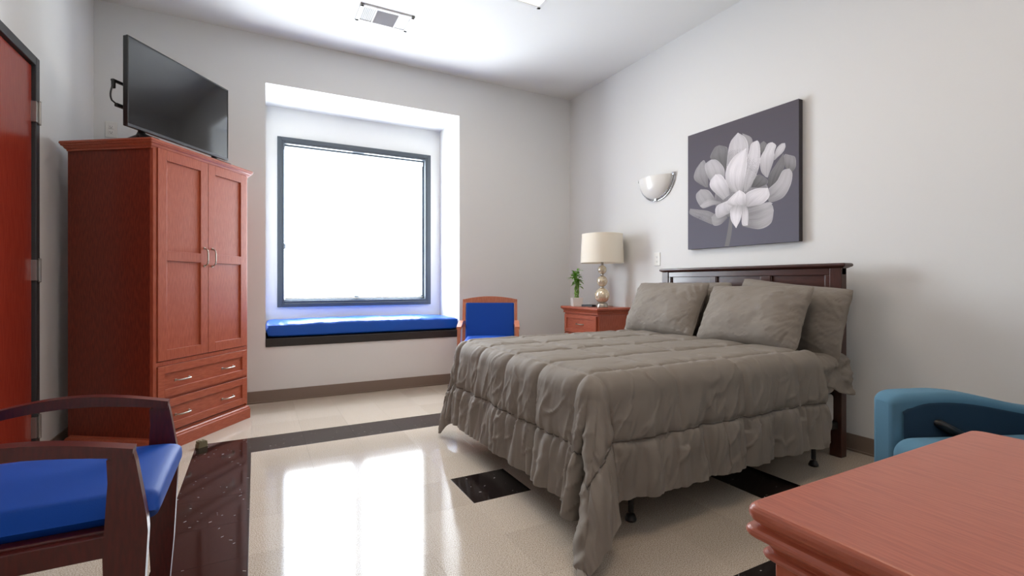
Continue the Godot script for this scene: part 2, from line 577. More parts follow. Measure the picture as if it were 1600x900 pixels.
# ---------------------------------------------------------------- the room
func build_room() -> void:
	# floor: a bed of adhesive with each vinyl tile laid on it
	var st := mb()
	box(st, Vector3(XL - 0.3, -0.2, ALC_Z - 0.3), Vector3(XR + 0.3, -0.004, ZF + 0.3))
	var fl := structure("floor", "waxed vinyl tile floor with a black tile border", "floor")
	obj("subfloor", st, M.grout, fl)
	var s := 0.3
	var gx := -0.022
	var sz := 0.3052
	var gz := -3.247
	var tile_st := mb()
	rbox(tile_st, Vector3(0, -0.004, 0), Vector3(s - 0.0003, 0, sz - 0.0003), 0.0004, 1)
	var mesh := tile_st.commit()
	var rng := RandomNumberGenerator.new()
	rng.seed = 5
	for i in range(-4, 12):
		for j in range(-5, 12):
			var x := gx + i * s
			var z := gz + j * sz
			var x1 := minf(x + s, XR)
			var x0 := maxf(x, XL)
			var z0 := maxf(z, ZB)
			var z1 := minf(z + sz, ZF)
			if x1 - x0 < 0.01 or z1 - z0 < 0.01:
				continue
			var border := (i == -1 or i == 7) and j >= -1 and j <= 7 or (j == -1 or j == 7) and i >= -1 and i <= 7
			var black := border or (i == 3 and j == 3)
			var t := MeshInstance3D.new()
			t.name = "tile" if used.get("tile", 0) == 0 else "tile_%03d" % used.tile
			used["tile"] = used.get("tile", 0) + 1
			if x1 - x0 < s - 0.001 or z1 - z0 < sz - 0.001:
				var cut := mb()
				rbox(cut, Vector3(0, -0.004, 0), Vector3(x1 - x0 - 0.0003, 0, z1 - z0 - 0.0003), 0.0004, 1)
				t.mesh = cut.commit()
			else:
				t.mesh = mesh
			t.material_override = M.black_tile if black else M.tiles[rng.randi() % 4]
			t.position = Vector3(x0, 0, z0)
			fl.add_child(t, true)
	st = mb()
	box(st, Vector3(XL - 0.3, CEIL, ALC_Z - 0.3), Vector3(XR + 0.3, CEIL + 0.2, ZF + 0.3))
	solid("ceiling", st, M.ceiling, "smooth white painted ceiling", "ceiling")
	# the window wall with its deep alcove
	st = mb()
	box(st, Vector3(XL - 0.3, 0, ALC_Z), Vector3(AX0, CEIL, ZB))
	box(st, Vector3(AX1, 0, ALC_Z), Vector3(XR + 0.3, CEIL, ZB))
	box(st, Vector3(AX0, ALC_TOP, ALC_Z), Vector3(AX1, CEIL, ZB))
	box(st, Vector3(AX0, 0, ALC_Z), Vector3(AX1, 0.462, ZB))
	# outer skin with the window opening
	box(st, Vector3(XL - 0.3, 0, ALC_Z - 0.2), Vector3(0.2, CEIL, ALC_Z))
	box(st, Vector3(1.68, 0, ALC_Z - 0.2), Vector3(XR + 0.3, CEIL, ALC_Z))
	box(st, Vector3(0.2, 0, ALC_Z - 0.2), Vector3(1.68, 0.785, ALC_Z))
	box(st, Vector3(0.2, 2.375, ALC_Z - 0.2), Vector3(1.68, CEIL, ALC_Z))
	solid("wall_back", st, M.wall, "pale grey painted wall around the deep window alcove", "wall")
	st = mb()
	box(st, Vector3(XR, 0, ZB), Vector3(XR + 0.3, CEIL, ZF + 0.3))
	solid("wall_right", st, M.wall, "pale grey painted wall behind the bed headboard", "wall")
	st = mb()
	box(st, Vector3(XL - 0.3, 0, ZB), Vector3(XL, CEIL, -3.50))
	box(st, Vector3(XL - 0.3, 0, -2.48), Vector3(XL, CEIL, ZF + 0.3))
	box(st, Vector3(XL - 0.3, 2.2, -3.50), Vector3(XL, CEIL, -2.48))
	box(st, Vector3(XL - 0.3, 0, -3.50), Vector3(XL - 0.14, 2.2, -2.48))
	solid("wall_left", st, M.wall, "pale grey painted wall holding the red wooden door", "wall")
	st = mb()
	box(st, Vector3(XL, 0, ZF), Vector3(XR, CEIL, ZF + 0.3))
	solid("wall_front", st, M.wall, "pale grey painted wall facing the window", "wall")
	# rubber cove base
	st = mb()
	rbox(st, Vector3(XL, 0, ZB), Vector3(XR - 0.012, 0.1, ZB + 0.008), 0.003)
	rbox(st, Vector3(XL, 0, ZB + 0.004), Vector3(XR - 0.012, 0.012, ZB + 0.014), 0.004)
	solid("baseboard_back", st, M.base, "brown rubber cove base along the window wall", "baseboard")
	st = mb()
	rbox(st, Vector3(XR - 0.008, 0, ZB), Vector3(XR, 0.1, ZF), 0.003)
	rbox(st, Vector3(XR - 0.014, 0, ZB), Vector3(XR - 0.004, 0.012, ZF), 0.004)
	solid("baseboard_right", st, M.base, "brown rubber cove base along the headboard wall", "baseboard")
	st = mb()
	rbox(st, Vector3(XL, 0, ZB + 0.01), Vector3(XL + 0.008, 0.1, -3.50), 0.003)
	rbox(st, Vector3(XL, 0, -2.48), Vector3(XL + 0.008, 0.1, ZF), 0.003)
	solid("baseboard_left", st, M.base, "brown rubber cove base beside the red door", "baseboard")
	# dark slab under the alcove cushion
	st = mb()
	rbox(st, Vector3(AX0, 0.462, ALC_Z), Vector3(AX1, BENCH, ZB + 0.012), 0.006)
	solid("trim_1", st, M.bench, "dark brown slab forming the window bench ledge", "bench ledge")
	build_door()
	build_window()

func build_door() -> void:
	var d := structure("door_1", "glossy red brown wooden door in a black steel frame", "door")
	var st := mb()
	for z in [[-3.50, -3.452], [-2.528, -2.48]]:
		rbox(st, Vector3(XL - 0.14, 0, z[0]), Vector3(XL + 0.014, 2.2, z[1]), 0.004)
	rbox(st, Vector3(XL - 0.14, 2.152, -3.452), Vector3(XL + 0.014, 2.2, -2.528), 0.004)
	obj("door_frame", st, M.frame_paint, d)
	st = mb()
	rbox(st, Vector3(XL - 0.048, 0.012, -3.448), Vector3(XL - 0.004, 2.147, -2.532), 0.003)
	obj("door_leaf", st, M.door, d)
	for y in [1.906, 1.067, 0.234]:
		st = mb()
		var z := -3.474
		tube(st, [Vector3(XL + 0.02, y - 0.056, z), Vector3(XL + 0.02, y - 0.02, z), Vector3(XL + 0.02, y + 0.02, z), Vector3(XL + 0.02, y + 0.056, z)], 0.0075, 12)
		rbox(st, Vector3(XL - 0.006, y - 0.055, z), Vector3(XL + 0.018, y + 0.055, z + 0.034), 0.002)
		for e in [-0.06, 0.06]:
			lathe(st, [Vector2(0, e - 0.005), Vector2(0.006, e - 0.004), Vector2(0.0085, e), Vector2(0.006, e + 0.004), Vector2(0, e + 0.005)], Vector3(XL + 0.02, y, z), 12)
		obj("hinge", st, M.steel, d)
	st = mb()
	var hz := -2.6
	lathe(st, [Vector2(0, -0.01), Vector2(0.03, -0.01), Vector2(0.032, 0), Vector2(0, 0)], Vector3.ZERO, 20)
	st = mb()
	tube(st, [Vector3(XL - 0.004, 1.0, hz), Vector3(XL + 0.05, 1.0, hz)], 0.011, 12)
	tube(st, [Vector3(XL + 0.05, 1.0, hz - 0.005), Vector3(XL + 0.052, 1.0, hz - 0.06), Vector3(XL + 0.05, 1.0, hz - 0.12)], 0.009, 12)
	rbox(st, Vector3(XL - 0.004, 0.95, hz - 0.03), Vector3(XL + 0.006, 1.05, hz + 0.03), 0.003)
	obj("door_handle", st, M.steel, d)

func build_window() -> void:
	var w := structure("window_1", "large window in a dark grey frame at the back of the alcove", "window")
	var st := mb()
	# casing on the alcove wall, in two steps, and the sash inside the opening
	frame4(st, 0.184, 0.768, 1.695, 2.393, 0.036, ALC_Z, ALC_Z + 0.03, 0.004)
	frame4(st, 0.212, 0.796, 1.667, 2.365, 0.032, ALC_Z - 0.02, ALC_Z + 0.022, 0.004)
	obj("casing", st, M.window_frame, w)
	st = mb()
	frame4(st, 0.2, 0.785, 1.68, 2.375, 0.05, ALC_Z - 0.19, ALC_Z - 0.11, 0.003)
	obj("sash", st, M.window_frame, w)
	st = mb()
	rbox(st, Vector3(0.915, 0.83, ALC_Z - 0.185), Vector3(0.965, 2.33, ALC_Z - 0.12), 0.003)
	obj("mullion", st, M.window_frame, w)
	st = mb()
	rbox(st, Vector3(0.25, 1.335, ALC_Z - 0.185), Vector3(1.63, 1.385, ALC_Z - 0.12), 0.003)
	obj("transom", st, M.window_frame, w)
	for i in 2:
		for j in 2:
			st = mb()
			var x0 := 0.25 if i == 0 else 0.965
			var x1 := 0.915 if i == 0 else 1.63
			var y0 := 0.83 if j == 0 else 1.385
			var y1 := 1.335 if j == 0 else 2.33
			box(st, Vector3(x0, y0, ALC_Z - 0.155), Vector3(x1, y1, ALC_Z - 0.15))
			obj("pane", st, M.glass, w)
	# blind
	var b := thing("window_blind", "closed white slatted blind glowing with daylight inside the dark window frame", "blind", Vector3(0.94, 0.838, ALC_Z - 0.06))
	st = mb()
	rbox(st, Vector3(-0.688, 1.442, -0.02), Vector3(0.688, 1.485, 0.02), 0.003)
	obj("headrail", st, M.slat, b)
	var slats := mb()
	var n := 78
	for i in n:
		var y := 0.03 + 1.42 * (i + 0.5) / n
		var a := deg_to_rad(62)
		var up := Vector3(0, sin(a), -cos(a)) * 0.0125
		var thick := Vector3(0, cos(a), sin(a)) * 0.0006
		var rows := []
		for q in 5:
			var t := -1.0 + q / 2.0
			var c := Vector3(0, y, 0) + up * t + Vector3(0, cos(a), sin(a)) * 0.002 * (1.0 - t * t)
			rows.append([c + Vector3(-0.683, 0, 0), c + Vector3(0.683, 0, 0)])
		grid(slats, rows, false, false, Vector3(0, cos(a), sin(a)))
		for row in rows:
			for q in 2:
				row[q] -= thick
		grid(slats, rows, false, false, -Vector3(0, cos(a), sin(a)))
	var so := obj("slats", slats, M.slat, b)
	so.set_meta("kind", "stuff")
	st = mb()
	rbox(st, Vector3(-0.686, 0.0, -0.014), Vector3(0.686, 0.016, 0.014), 0.003)
	obj("bottom_rail", st, M.white_plastic, b)
	for x in [-0.45, 0.0, 0.45]:
		st = mb()
		tube(st, [Vector3(x, 0.01, 0.016), Vector3(x, 0.7, 0.016), Vector3(x, 1.46, 0.016)], 0.0012, 5)
		obj("ladder_cord", st, M.white_plastic, b)

# ---------------------------------------------------------------- furniture
func raised_front(called: String, x0: float, x1: float, y0: float, y1: float, stile: float, m: Material, parent: Node, rails := [], zf := 0.0, th := 0.02) -> MeshInstance3D:
	# a flat frame with recessed panels, its front at zf
	var st := mb()
	rbox(st, Vector3(x0, y0, zf - th), Vector3(x0 + stile, y1, zf), 0.002)
	rbox(st, Vector3(x1 - stile, y0, zf - th), Vector3(x1, y1, zf), 0.002)
	var cuts := [y0 + stile]
	rbox(st, Vector3(x0 + stile, y0, zf - th), Vector3(x1 - stile, y0 + stile, zf), 0.0015)
	for r in rails:
		rbox(st, Vector3(x0 + stile, r[0], zf - th), Vector3(x1 - stile, r[1], zf), 0.0015)
		cuts.append(r[0]); cuts.append(r[1])
	rbox(st, Vector3(x0 + stile, y1 - stile, zf - th), Vector3(x1 - stile, y1, zf), 0.0015)
	cuts.append(y1 - stile)
	var o := obj(called, st, m, parent)
	for i in range(0, cuts.size(), 2):
		var p := mb()
		rbox(p, Vector3(x0 + stile - 0.004, cuts[i] - 0.004, zf - th), Vector3(x1 - stile + 0.004, cuts[i + 1] + 0.004, zf - 0.011), 0.001, 1)
		obj("panel", p, m, o)
	return o

func build_armoire() -> void:
	# local x runs to the right along the front, z out of the front; front of the base at z = 0
	var t := thing("armoire", "tall cherry wood armoire with two panelled doors over two drawers, set across the corner", "armoire", Vector3(-0.281, 0, -3.7575), deg_to_rad(54.66))
	armoire_xf = t.transform
	var w := 0.4235
	var st := mb()
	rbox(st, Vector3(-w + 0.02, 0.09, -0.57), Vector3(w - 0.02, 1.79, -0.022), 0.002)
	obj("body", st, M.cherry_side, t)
	st = mb()
	for s in [-1, 1]:
		var a = s * (w - 0.0445) if s < 0 else w - 0.033
		rbox(st, Vector3(minf(a, s * (w - 0.0195)), 0.1, -0.03), Vector3(maxf(a, s * (w - 0.0195)), 1.79, -0.006), 0.004)
	rbox(st, Vector3(-w + 0.03, 0.51, -0.03), Vector3(w - 0.03, 0.536, -0.008), 0.002)
	rbox(st, Vector3(-w + 0.03, 0.307, -0.03), Vector3(w - 0.03, 0.32, -0.012), 0.002)
	obj("face_frame", st, M.cherry_v, t)
	st = mb()
	var cor: Array = [Vector2(-0.02, 1.775), Vector2(-0.008, 1.775)]
	cor += [Vector2(-0.008, 1.782), Vector2(0.0, 1.79), Vector2(0.004, 1.8), Vector2(0.012, 1.806), Vector2(0.012, 1.81)]
	cor += bead(0.012, 1.812, 1.83, 0.005)
	mould(st, -w, w, -0.575, 0.0, cor, 0.006)
	obj("cornice", st, M.cherry_h, t)
	st = mb()
	var bas: Array = [Vector2(0.004, 0.0), Vector2(0.004, 0.068), Vector2(0.0, 0.074), Vector2(0.0, 0.078)]
	bas += [Vector2(-0.002, 0.084), Vector2(-0.008, 0.09), Vector2(-0.016, 0.094), Vector2(-0.018, 0.102)]
	mould(st, -w, w, -0.575, 0.0, bas, 0.006)
	obj("plinth", st, M.cherry_h, t)
	# doors: local x = w - s
	for s in [[-0.377, 0.0095, 0.018], [0.0125, 0.3885, -0.018]]:
		var d := raised_front("door", s[0], s[1], 0.54, 1.787, 0.062, M.cherry_v, t, [[1.132, 1.19]], 0.0)
		var hx := -0.024 if s[0] < 0 else 0.045
		var h := mb()
		bow(h, Vector3(hx, 1.168, 0.0), Vector3.UP, 0.115, 0.028)
		obj("handle", h, M.nickel, d)
	for y in [[0.322, 0.508, 0.41], [0.116, 0.305, 0.2]]:
		var d := raised_front("drawer", -0.377, 0.3885, y[0], y[1], 0.046, M.cherry_h, t, [], 0.0)
		for hx in [-0.19, 0.202]:
			var h := mb()
			bow(h, Vector3(hx, y[2], -0.011), Vector3.RIGHT, 0.105, 0.03)
			obj("handle", h, M.nickel, d)

func build_tv() -> void:
	var off := armoire_xf * Vector3(-0.054, 1.83, -0.12)
	var t := thing("television", "black flat screen television standing on top of the cherry armoire", "television", off, deg_to_rad(54.66))
	var st := mb()
	var x := 0.403
	rbox(st, Vector3(-x, 0.065, -0.03), Vector3(x, 0.58, -0.002), 0.006)
	frame4(st, -x, 0.065, x, 0.58, 0.008, -0.01, 0.003, 0.002)
	rbox(st, Vector3(-x * 0.72, 0.12, -0.06), Vector3(x * 0.72, 0.5, -0.028), 0.012)
	obj("casing", st, M.black_plastic, t)
	st = mb()
	rbox(st, Vector3(-x + 0.007, 0.078, -0.004), Vector3(x - 0.007, 0.573, 0.0005), 0.0005, 1)
	obj("screen", st, M.tv_screen, t)
	st = mb()
	rbox(st, Vector3(-x, 0.062, -0.008), Vector3(x, 0.079, 0.0045), 0.002)
	rbox(st, Vector3(-0.02, 0.06, 0.0), Vector3(0.02, 0.066, 0.005), 0.001)
	obj("bottom_bezel", st, plain(rgb(70, 74, 80), 0.35), t)
	for s in [-1, 1]:
		st = mb()
		var fx = 0.29 * s
		tube(st, [Vector3(fx, 0.08, -0.02), Vector3(fx, 0.045, -0.02), Vector3(fx, 0.03, 0.0), Vector3(fx + 0.012 * s, 0.007, 0.1)], [0.02, 0.022, 0.02, 0.008], 10)
		tube(st, [Vector3(fx, 0.05, -0.02), Vector3(fx, 0.03, -0.04), Vector3(fx + 0.012 * s, 0.007, -0.14)], [0.022, 0.02, 0.008], 10)
		obj("foot", st, M.black_plastic, t)
	st = mb()
	rbox(st, Vector3(-x - 0.022, 0.312, -0.085), Vector3(-x + 0.12, 0.326, -0.065), 0.004)
	var pts := []
	for i in 15:
		var u := i / 14.0
		pts.append(Vector3(-x - 0.012 - 0.022 * sin(PI * u) + 0.03 * maxf(0.0, u - 0.8) * 5.0, 0.315 - 0.13 * u - 0.02 * sin(PI * u), -0.07))
	tube(st, pts, 0.0045, 8)
	rbox(st, Vector3(-x - 0.024, 0.272, -0.08), Vector3(-x - 0.008, 0.318, -0.062), 0.004)
	rbox(st, Vector3(-x - 0.004, 0.175, -0.08), Vector3(-x + 0.13, 0.195, -0.06), 0.004)
	obj("power_cable", st, M.black_plastic, t)

func outlet(label: String, at: Vector3, turn: float, switch_style: bool) -> void:
	var t := thing("wall_outlet", label, "outlet", at, turn)
	var st := mb()
	rbox(st, Vector3(-0.036, -0.058, 0), Vector3(0.036, 0.058, 0.006), 0.003)
	obj("cover_plate", st, M.white_plastic, t)
	for s in [-1, 1]:
		st = mb()
		rbox(st, Vector3(-0.017, s * 0.02 - 0.014, 0.003), Vector3(0.017, s * 0.02 + 0.014, 0.0075), 0.005)
		var o := obj("socket", st, M.white_plastic, t)
		st = mb()
		for q in [-0.006, 0.006]:
			box(st, Vector3(q - 0.001, s * 0.02 - 0.002, 0.007), Vector3(q + 0.001, s * 0.02 + 0.006, 0.0078))
		if switch_style:
			box(st, Vector3(-0.003, s * 0.02 - 0.009, 0.007), Vector3(0.003, s * 0.02 - 0.005, 0.0078))
		obj("slot", st, M.dark, o)

func build_armchair(label: String, at: Vector3, turn: float, light: bool) -> Node3D:
	# faces +x; front posts at x = 0, back posts behind x = -0.5; width 0.54
	var t := thing("armchair", label, "armchair", at, turn, "blue armchairs")
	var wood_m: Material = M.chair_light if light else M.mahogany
	var hw := 0.245
	for s in [-1.0, 1.0]:
		var z0: float = s * hw - 0.014
		var z1: float = s * hw + 0.014
		# front post: bent outwards at the seat, tapering to the floor
		var st := mb()
		var o := PackedVector2Array([Vector2(-0.062, 0.0), Vector2(-0.024, 0.0), Vector2(-0.008, 0.2), Vector2(0.004, 0.44), Vector2(0.002, 0.47), Vector2(-0.018, 0.6), Vector2(-0.024, 0.625), Vector2(-0.07, 0.61), Vector2(-0.068, 0.56), Vector2(-0.077, 0.4), Vector2(-0.072, 0.2)])
		prism(st, o, z0, z1)
		obj("front_leg", st, wood_m, t)
		# arm: a flat bowed rail
		st = mb()
		var top := []
		var low := []
		for i in 15:
			var u := i / 14.0
			var x := lerpf(-0.022, -0.53, u)
			var y := 0.63 + 0.05 * sin(PI * minf(u * 0.95, 1.0)) - 0.03 * u
			var th := lerpf(0.022, 0.03, sin(PI * u))
			top.append(Vector2(x, y))
			low.append(Vector2(x - 0.002, y - th))
		low.reverse()
		prism(st, PackedVector2Array(top + low), z0 - 0.006, z1 + 0.006)
		obj("arm", st, wood_m, t)
		# back post, raked
		st = mb()
		prism(st, PackedVector2Array([Vector2(-0.57, 0.0), Vector2(-0.535, 0.0), Vector2(-0.5, 0.4), Vector2(-0.515, 0.62), Vector2(-0.565, 0.845), Vector2(-0.592, 0.84), Vector2(-0.555, 0.6), Vector2(-0.545, 0.4)]), z0, z1)
		obj("back_leg", st, wood_m, t)
	# rails below the seat
	var board := mb()
	rbox(board, Vector3(-0.5, 0.42, -hw + 0.005), Vector3(-0.045, 0.45, hw - 0.005), 0.004)
	obj("seat_board", board, wood_m, t)
	for s in [-1.0, 1.0]:
		var st := mb()
		rbox(st, Vector3(-0.52, 0.395, s * hw - 0.011), Vector3(-0.05, 0.443, s * hw + 0.011), 0.003)
		obj("side_rail", st, wood_m, t)
	var fr := mb()
	rbox(fr, Vector3(-0.05, 0.395, -hw), Vector3(-0.03, 0.443, hw), 0.003)
	obj("front_rail", fr, wood_m, t)
	# seat: a cushion whose top bulges and whose front rolls over
	var st := mb()
	var rows := []
	for i in 33:
		var a := TAU * i / 32.0
		var cx := cos(a)
		var cy := sin(a)
		var px := -0.232 + 0.25 * signf(cx) * pow(absf(cx), 0.22)
		var py := 0.472 + 0.034 * signf(cy) * pow(absf(cy), 0.6)
		var row := []
		for j in 17:
			var v := -1.0 + j / 8.0
			var e := pow(1.0 - pow(absf(v), 24.0), 0.35)
			var q := Vector3(-0.232 + (px + 0.232) * lerpf(0.96, 1.0, e), 0.472 + (py - 0.472) * e + 0.010 * (1.0 - v * v) * (1.0 if cy > 0.0 else 0.0), v * (hw - 0.016))
			row.append(q)
		rows.append(row)
	rows.remove_at(32)
	grid(st, rows, true, false)
	obj("seat", st, M.royal, t)
	# back: arched top rail and an upholstered panel
	st = mb()
	var topr := []
	var lowr := []
	for i in 17:
		var u := -1.0 + i / 8.0
		topr.append(Vector2(u * (hw + 0.012), 0.842 + 0.03 * (1.0 - u * u)))
		lowr.append(Vector2(u * (hw + 0.012), 0.81))
	lowr.reverse()
	var lean := Transform3D(Basis(Vector3.UP, -PI / 2), Vector3(-0.573, 0, 0))
	prism(st, PackedVector2Array(topr + lowr), -0.014, 0.018, lean)
	obj("top_rail", st, wood_m, t)
	st = mb()
	var rake := atan2(0.05, 0.22)
	rbox(st, Vector3(-0.022, -0.17, -hw + 0.016), Vector3(0.024, 0.2, hw - 0.016), 0.015, 3, Transform3D(Basis(Vector3(0, 0, 1), rake), Vector3(-0.532, 0.615, 0)))
	obj("back_panel", st, M.royal, t)
	return t

func build_bench_cushion() -> void:
	var t := thing("bench_cushion", "long glossy royal blue cushion on the window bench ledge", "cushion", Vector3((AX0 + AX1) / 2, BENCH, (ZB + ALC_Z) / 2))
	var hw := (AX1 - AX0) / 2 - 0.004
	var hz := (ZB - ALC_Z) / 2 - 0.004
	var st := mb()
	var n := FastNoiseLite.new()
	n.seed = 3
	n.frequency = 4.0
	var rows := []
	var prof := []
	for i in 40:
		var a := TAU * i / 40.0
		prof.append(Vector2(signf(cos(a)) * pow(absf(cos(a)), 0.2), signf(sin(a)) * pow(absf(sin(a)), 0.35)))
	for j in 121:
		var v := -1.0 + j / 60.0
		var e := pow(1.0 - pow(absf(v), 40.0), 0.3)
		var row := []
		for p in prof:
			var x := v * hw
			var y: float = 0.062 + p.y * 0.06 * e
			var z: float = p.x * hz * lerpf(0.97, 1.0, e)
			if p.y > 0.0:
				y += 0.012 * (1.0 - v * v) + 0.008 * n.get_noise_2d(x, z * 0.4) * e
				y -= 0.006 * exp(-pow((x - 0.19) / 0.02, 2.0)) * e
				if p.x > 0.5:
					y += 0.004 * n.get_noise_2d(x * 5.0, 7.0) * e
			row.append(Vector3(x, y, z))
		rows.append(row)
	grid(st, rows, false, true)
	fan(st, rows[0], Vector3.LEFT)
	fan(st, rows[-1], Vector3.RIGHT)
	obj("cover", st, M.vinyl, t)
	st = mb()
	var path := []
	for j in 41:
		var v := -1.0 + j / 20.0
		path.append(Vector3(v * (hw - 0.01), 0.104, hz - 0.004))
	tube(st, path, 0.0035, 6)
	obj("piping", st, M.vinyl, t)

func build_nightstand() -> void:
	var t := thing("nightstand", "cherry wood nightstand with a drawer between the bed and the window wall", "nightstand", Vector3(2.94, 0, -3.825))
	var x0 := -0.175
	var x1 := 0.185
	var hz := 0.275
	var st := mb()
	rbox(st, Vector3(x0 + 0.012, 0.06, -hz), Vector3(x1, 0.72, hz), 0.003)
	obj("body", st, M.cherry_v, t)
	st = mb()
	var p: Array = [Vector2(0.0, 0.702)]
	p += bead(0.0, 0.702, 0.716, 0.006)
	p += [Vector2(0.004, 0.722), Vector2(0.008, 0.732), Vector2(0.018, 0.74), Vector2(0.022, 0.742)]
	p += bead(0.02, 0.744, 0.768, 0.007)
	mould(st, x0, x1 - 0.012, -hz, hz, p, 0.006)
	obj("top", st, M.cherry_z, t)
	st = mb()
	mould(st, x0, x1 - 0.012, -hz, hz, [Vector2(0.008, 0), Vector2(0.008, 0.06), Vector2(0.002, 0.07), Vector2(-0.004, 0.08)], 0.005)
	obj("plinth", st, M.cherry_z, t)
	# fronts face -x: built facing +z on a turned holder so they are parts of the thing
	for y in [[0.515, 0.69], [0.305, 0.505], [0.095, 0.295]]:
		var fr := Transform3D(Basis(Vector3.UP, -PI / 2), Vector3(x0, 0, 0))
		st = mb()
		var a := Vector3(-hz + 0.02, y[0], -0.01)
		var b := Vector3(hz - 0.02, y[1], 0.008)
		var w := 0.036
		rbox(st, a, Vector3(a.x + w, b.y, b.z), 0.002, 2, fr)
		rbox(st, Vector3(b.x - w, a.y, a.z), b, 0.002, 2, fr)
		rbox(st, Vector3(a.x + w, a.y, a.z), Vector3(b.x - w, a.y + w, b.z), 0.002, 2, fr)
		rbox(st, Vector3(a.x + w, b.y - w, a.z), Vector3(b.x - w, b.y, b.z), 0.002, 2, fr)
		rbox(st, a + Vector3(w - 0.002, w - 0.002, 0), b - Vector3(w - 0.002, w - 0.002, 0.009), 0.001, 1, fr)
		var d := obj("drawer", st, M.cherry_z, t)
		var h := mb()
		var pts := []
		for i in 13:
			var u := -1.0 + i / 6.0
			pts.append(Vector3(x0 + 0.001 - 0.028 * sqrt(maxf(0.0, 1.0 - pow(absf(u), 4.0))), (y[0] + y[1]) / 2, u * 0.055))
		tube(h, pts, 0.005, 8)
		obj("handle", h, M.nickel, d)

func build_lamp() -> void:
	var t := thing("table_lamp", "table lamp with stacked mercury glass balls and a cream drum shade", "lamp", Vector3(2.922, 0.768, -3.685))
	var st := mb()
	lathe(st, [Vector2(0, 0), Vector2(0.056, 0), Vector2(0.058, 0.006), Vector2(0.052, 0.03), Vector2(0.046, 0.04), Vector2(0, 0.042)], Vector3.ZERO, 32)
	obj("base", st, M.nickel, t)
	for b in [[0.112, 0.07], [0.248, 0.05], [0.358, 0.041]]:
		st = mb()
		var prof := []
		for i in 17:
			var a := -PI / 2 + PI * i / 16.0
			prof.append(Vector2(maxf(cos(a) * b[1], 0.001), b[0] + sin(a) * b[1] * 1.04))
		lathe(st, prof, Vector3.ZERO, 32)
		obj("glass_ball", st, M.mercury, t)
	st = mb()
	for y in [[0.036, 0.046, 0.03], [0.178, 0.202, 0.02], [0.294, 0.322, 0.016], [0.396, 0.43, 0.014]]:
		lathe(st, [Vector2(0.001, y[0]), Vector2(y[2], y[0]), Vector2(y[2] * 0.8, (y[0] + y[1]) / 2), Vector2(y[2], y[1]), Vector2(0.001, y[1])], Vector3.ZERO, 24)
	tube(st, [Vector3(0, 0.4, 0), Vector3(0, 0.5, 0), Vector3(0, 0.68, 0)], 0.006, 10)
	for k in 3:
		var a := TAU * k / 3.0
		tube(st, [Vector3(0, 0.665, 0), Vector3(cos(a) * 0.19, 0.675, sin(a) * 0.19)], 0.0025, 6)
	obj("stem", st, M.nickel, t)
	st = mb()
	lathe(st, [Vector2(0.2035, 0.421), Vector2(0.198, 0.56), Vector2(0.191, 0.695)], Vector3.ZERO, 48)
	lathe(st, [Vector2(0.2005, 0.421), Vector2(0.195, 0.56), Vector2(0.188, 0.695)], Vector3.ZERO, 48)
	lathe(st, [Vector2(0.2005, 0.421), Vector2(0.205, 0.4205), Vector2(0.2048, 0.43), Vector2(0.2035, 0.43)], Vector3.ZERO, 48)
	lathe(st, [Vector2(0.188, 0.695), Vector2(0.1925, 0.696), Vector2(0.1925, 0.687), Vector2(0.191, 0.687)], Vector3.ZERO, 48)
	obj("shade", st, M.shade, t)
	st = mb()
	lathe(st, [Vector2(0.001, 0.5), Vector2(0.015, 0.51), Vector2(0.028, 0.56), Vector2(0.026, 0.59), Vector2(0.001, 0.61)], Vector3.ZERO, 16)
	obj("bulb", st, M.white_plastic, t)

func build_bamboo() -> void:
	var t := thing("potted_bamboo", "small lucky bamboo plant in a square white pot on the nightstand", "plant", Vector3(2.84, 0.768, -3.985), deg_to_rad(-21.6))
	var st := mb()
	var prof: Array = [Vector2(-0.006, 0.0), Vector2(0.0, 0.084), Vector2(-0.005, 0.086), Vector2(-0.006, 0.07)]
	mould(st, -0.053, 0.053, -0.053, 0.053, prof, 0.006)
	obj("pot", st, M.ceramic, t)
	st = mb()
	rbox(st, Vector3(-0.046, 0.06, -0.046), Vector3(0.046, 0.076, 0.046), 0.003)
	obj("pebbles", st, M.soil, t)
	var rng := RandomNumberGenerator.new()
	rng.seed = 9
	for k in 4:
		st = mb()
		var pts := []
		var rad := []
		var h := 0.2 + 0.025 * k
		for i in 25:
			var u := i / 24.0
			var a := TAU * (k / 4.0 + u * 1.1)
			pts.append(Vector3(cos(a) * 0.017, 0.07 + h * u, sin(a) * 0.017))
			rad.append(0.0075 + (0.0018 if i % 6 == 0 else 0.0))
		tube(st, pts, rad, 8)
		obj("stalk", st, M.stalk, t)
		for q in 16:
			var lf := mb()
			var a := rng.randf() * TAU
			var lift := rng.randf_range(-0.1, 1.1)
			var root: Vector3 = pts[24] - Vector3(0, rng.randf() * 0.09 - 0.01, 0)
			leaf(lf, root, Vector3(cos(a), lift, sin(a)).normalized(), rng.randf_range(0.06, 0.1), 0.013)
			obj("leaf", lf, M.leaf, t)

func leaf(st: SurfaceTool, root: Vector3, dir: Vector3, length: float, width: float) -> void:
	var side := dir.cross(Vector3.UP).normalized()
	var upv := side.cross(dir).normalized()
	var rows := []
	for i in 8:
		var u := i / 7.0
		var c := root + dir * length * u - Vector3.UP * length * 0.35 * u * u
		var w := width * sin(PI * clampf(u * 0.9 + 0.08, 0.0, 1.0))
		rows.append([c - side * w + upv * w * 0.3, c, c + side * w + upv * w * 0.3])
	grid(st, rows, false, false, upv)

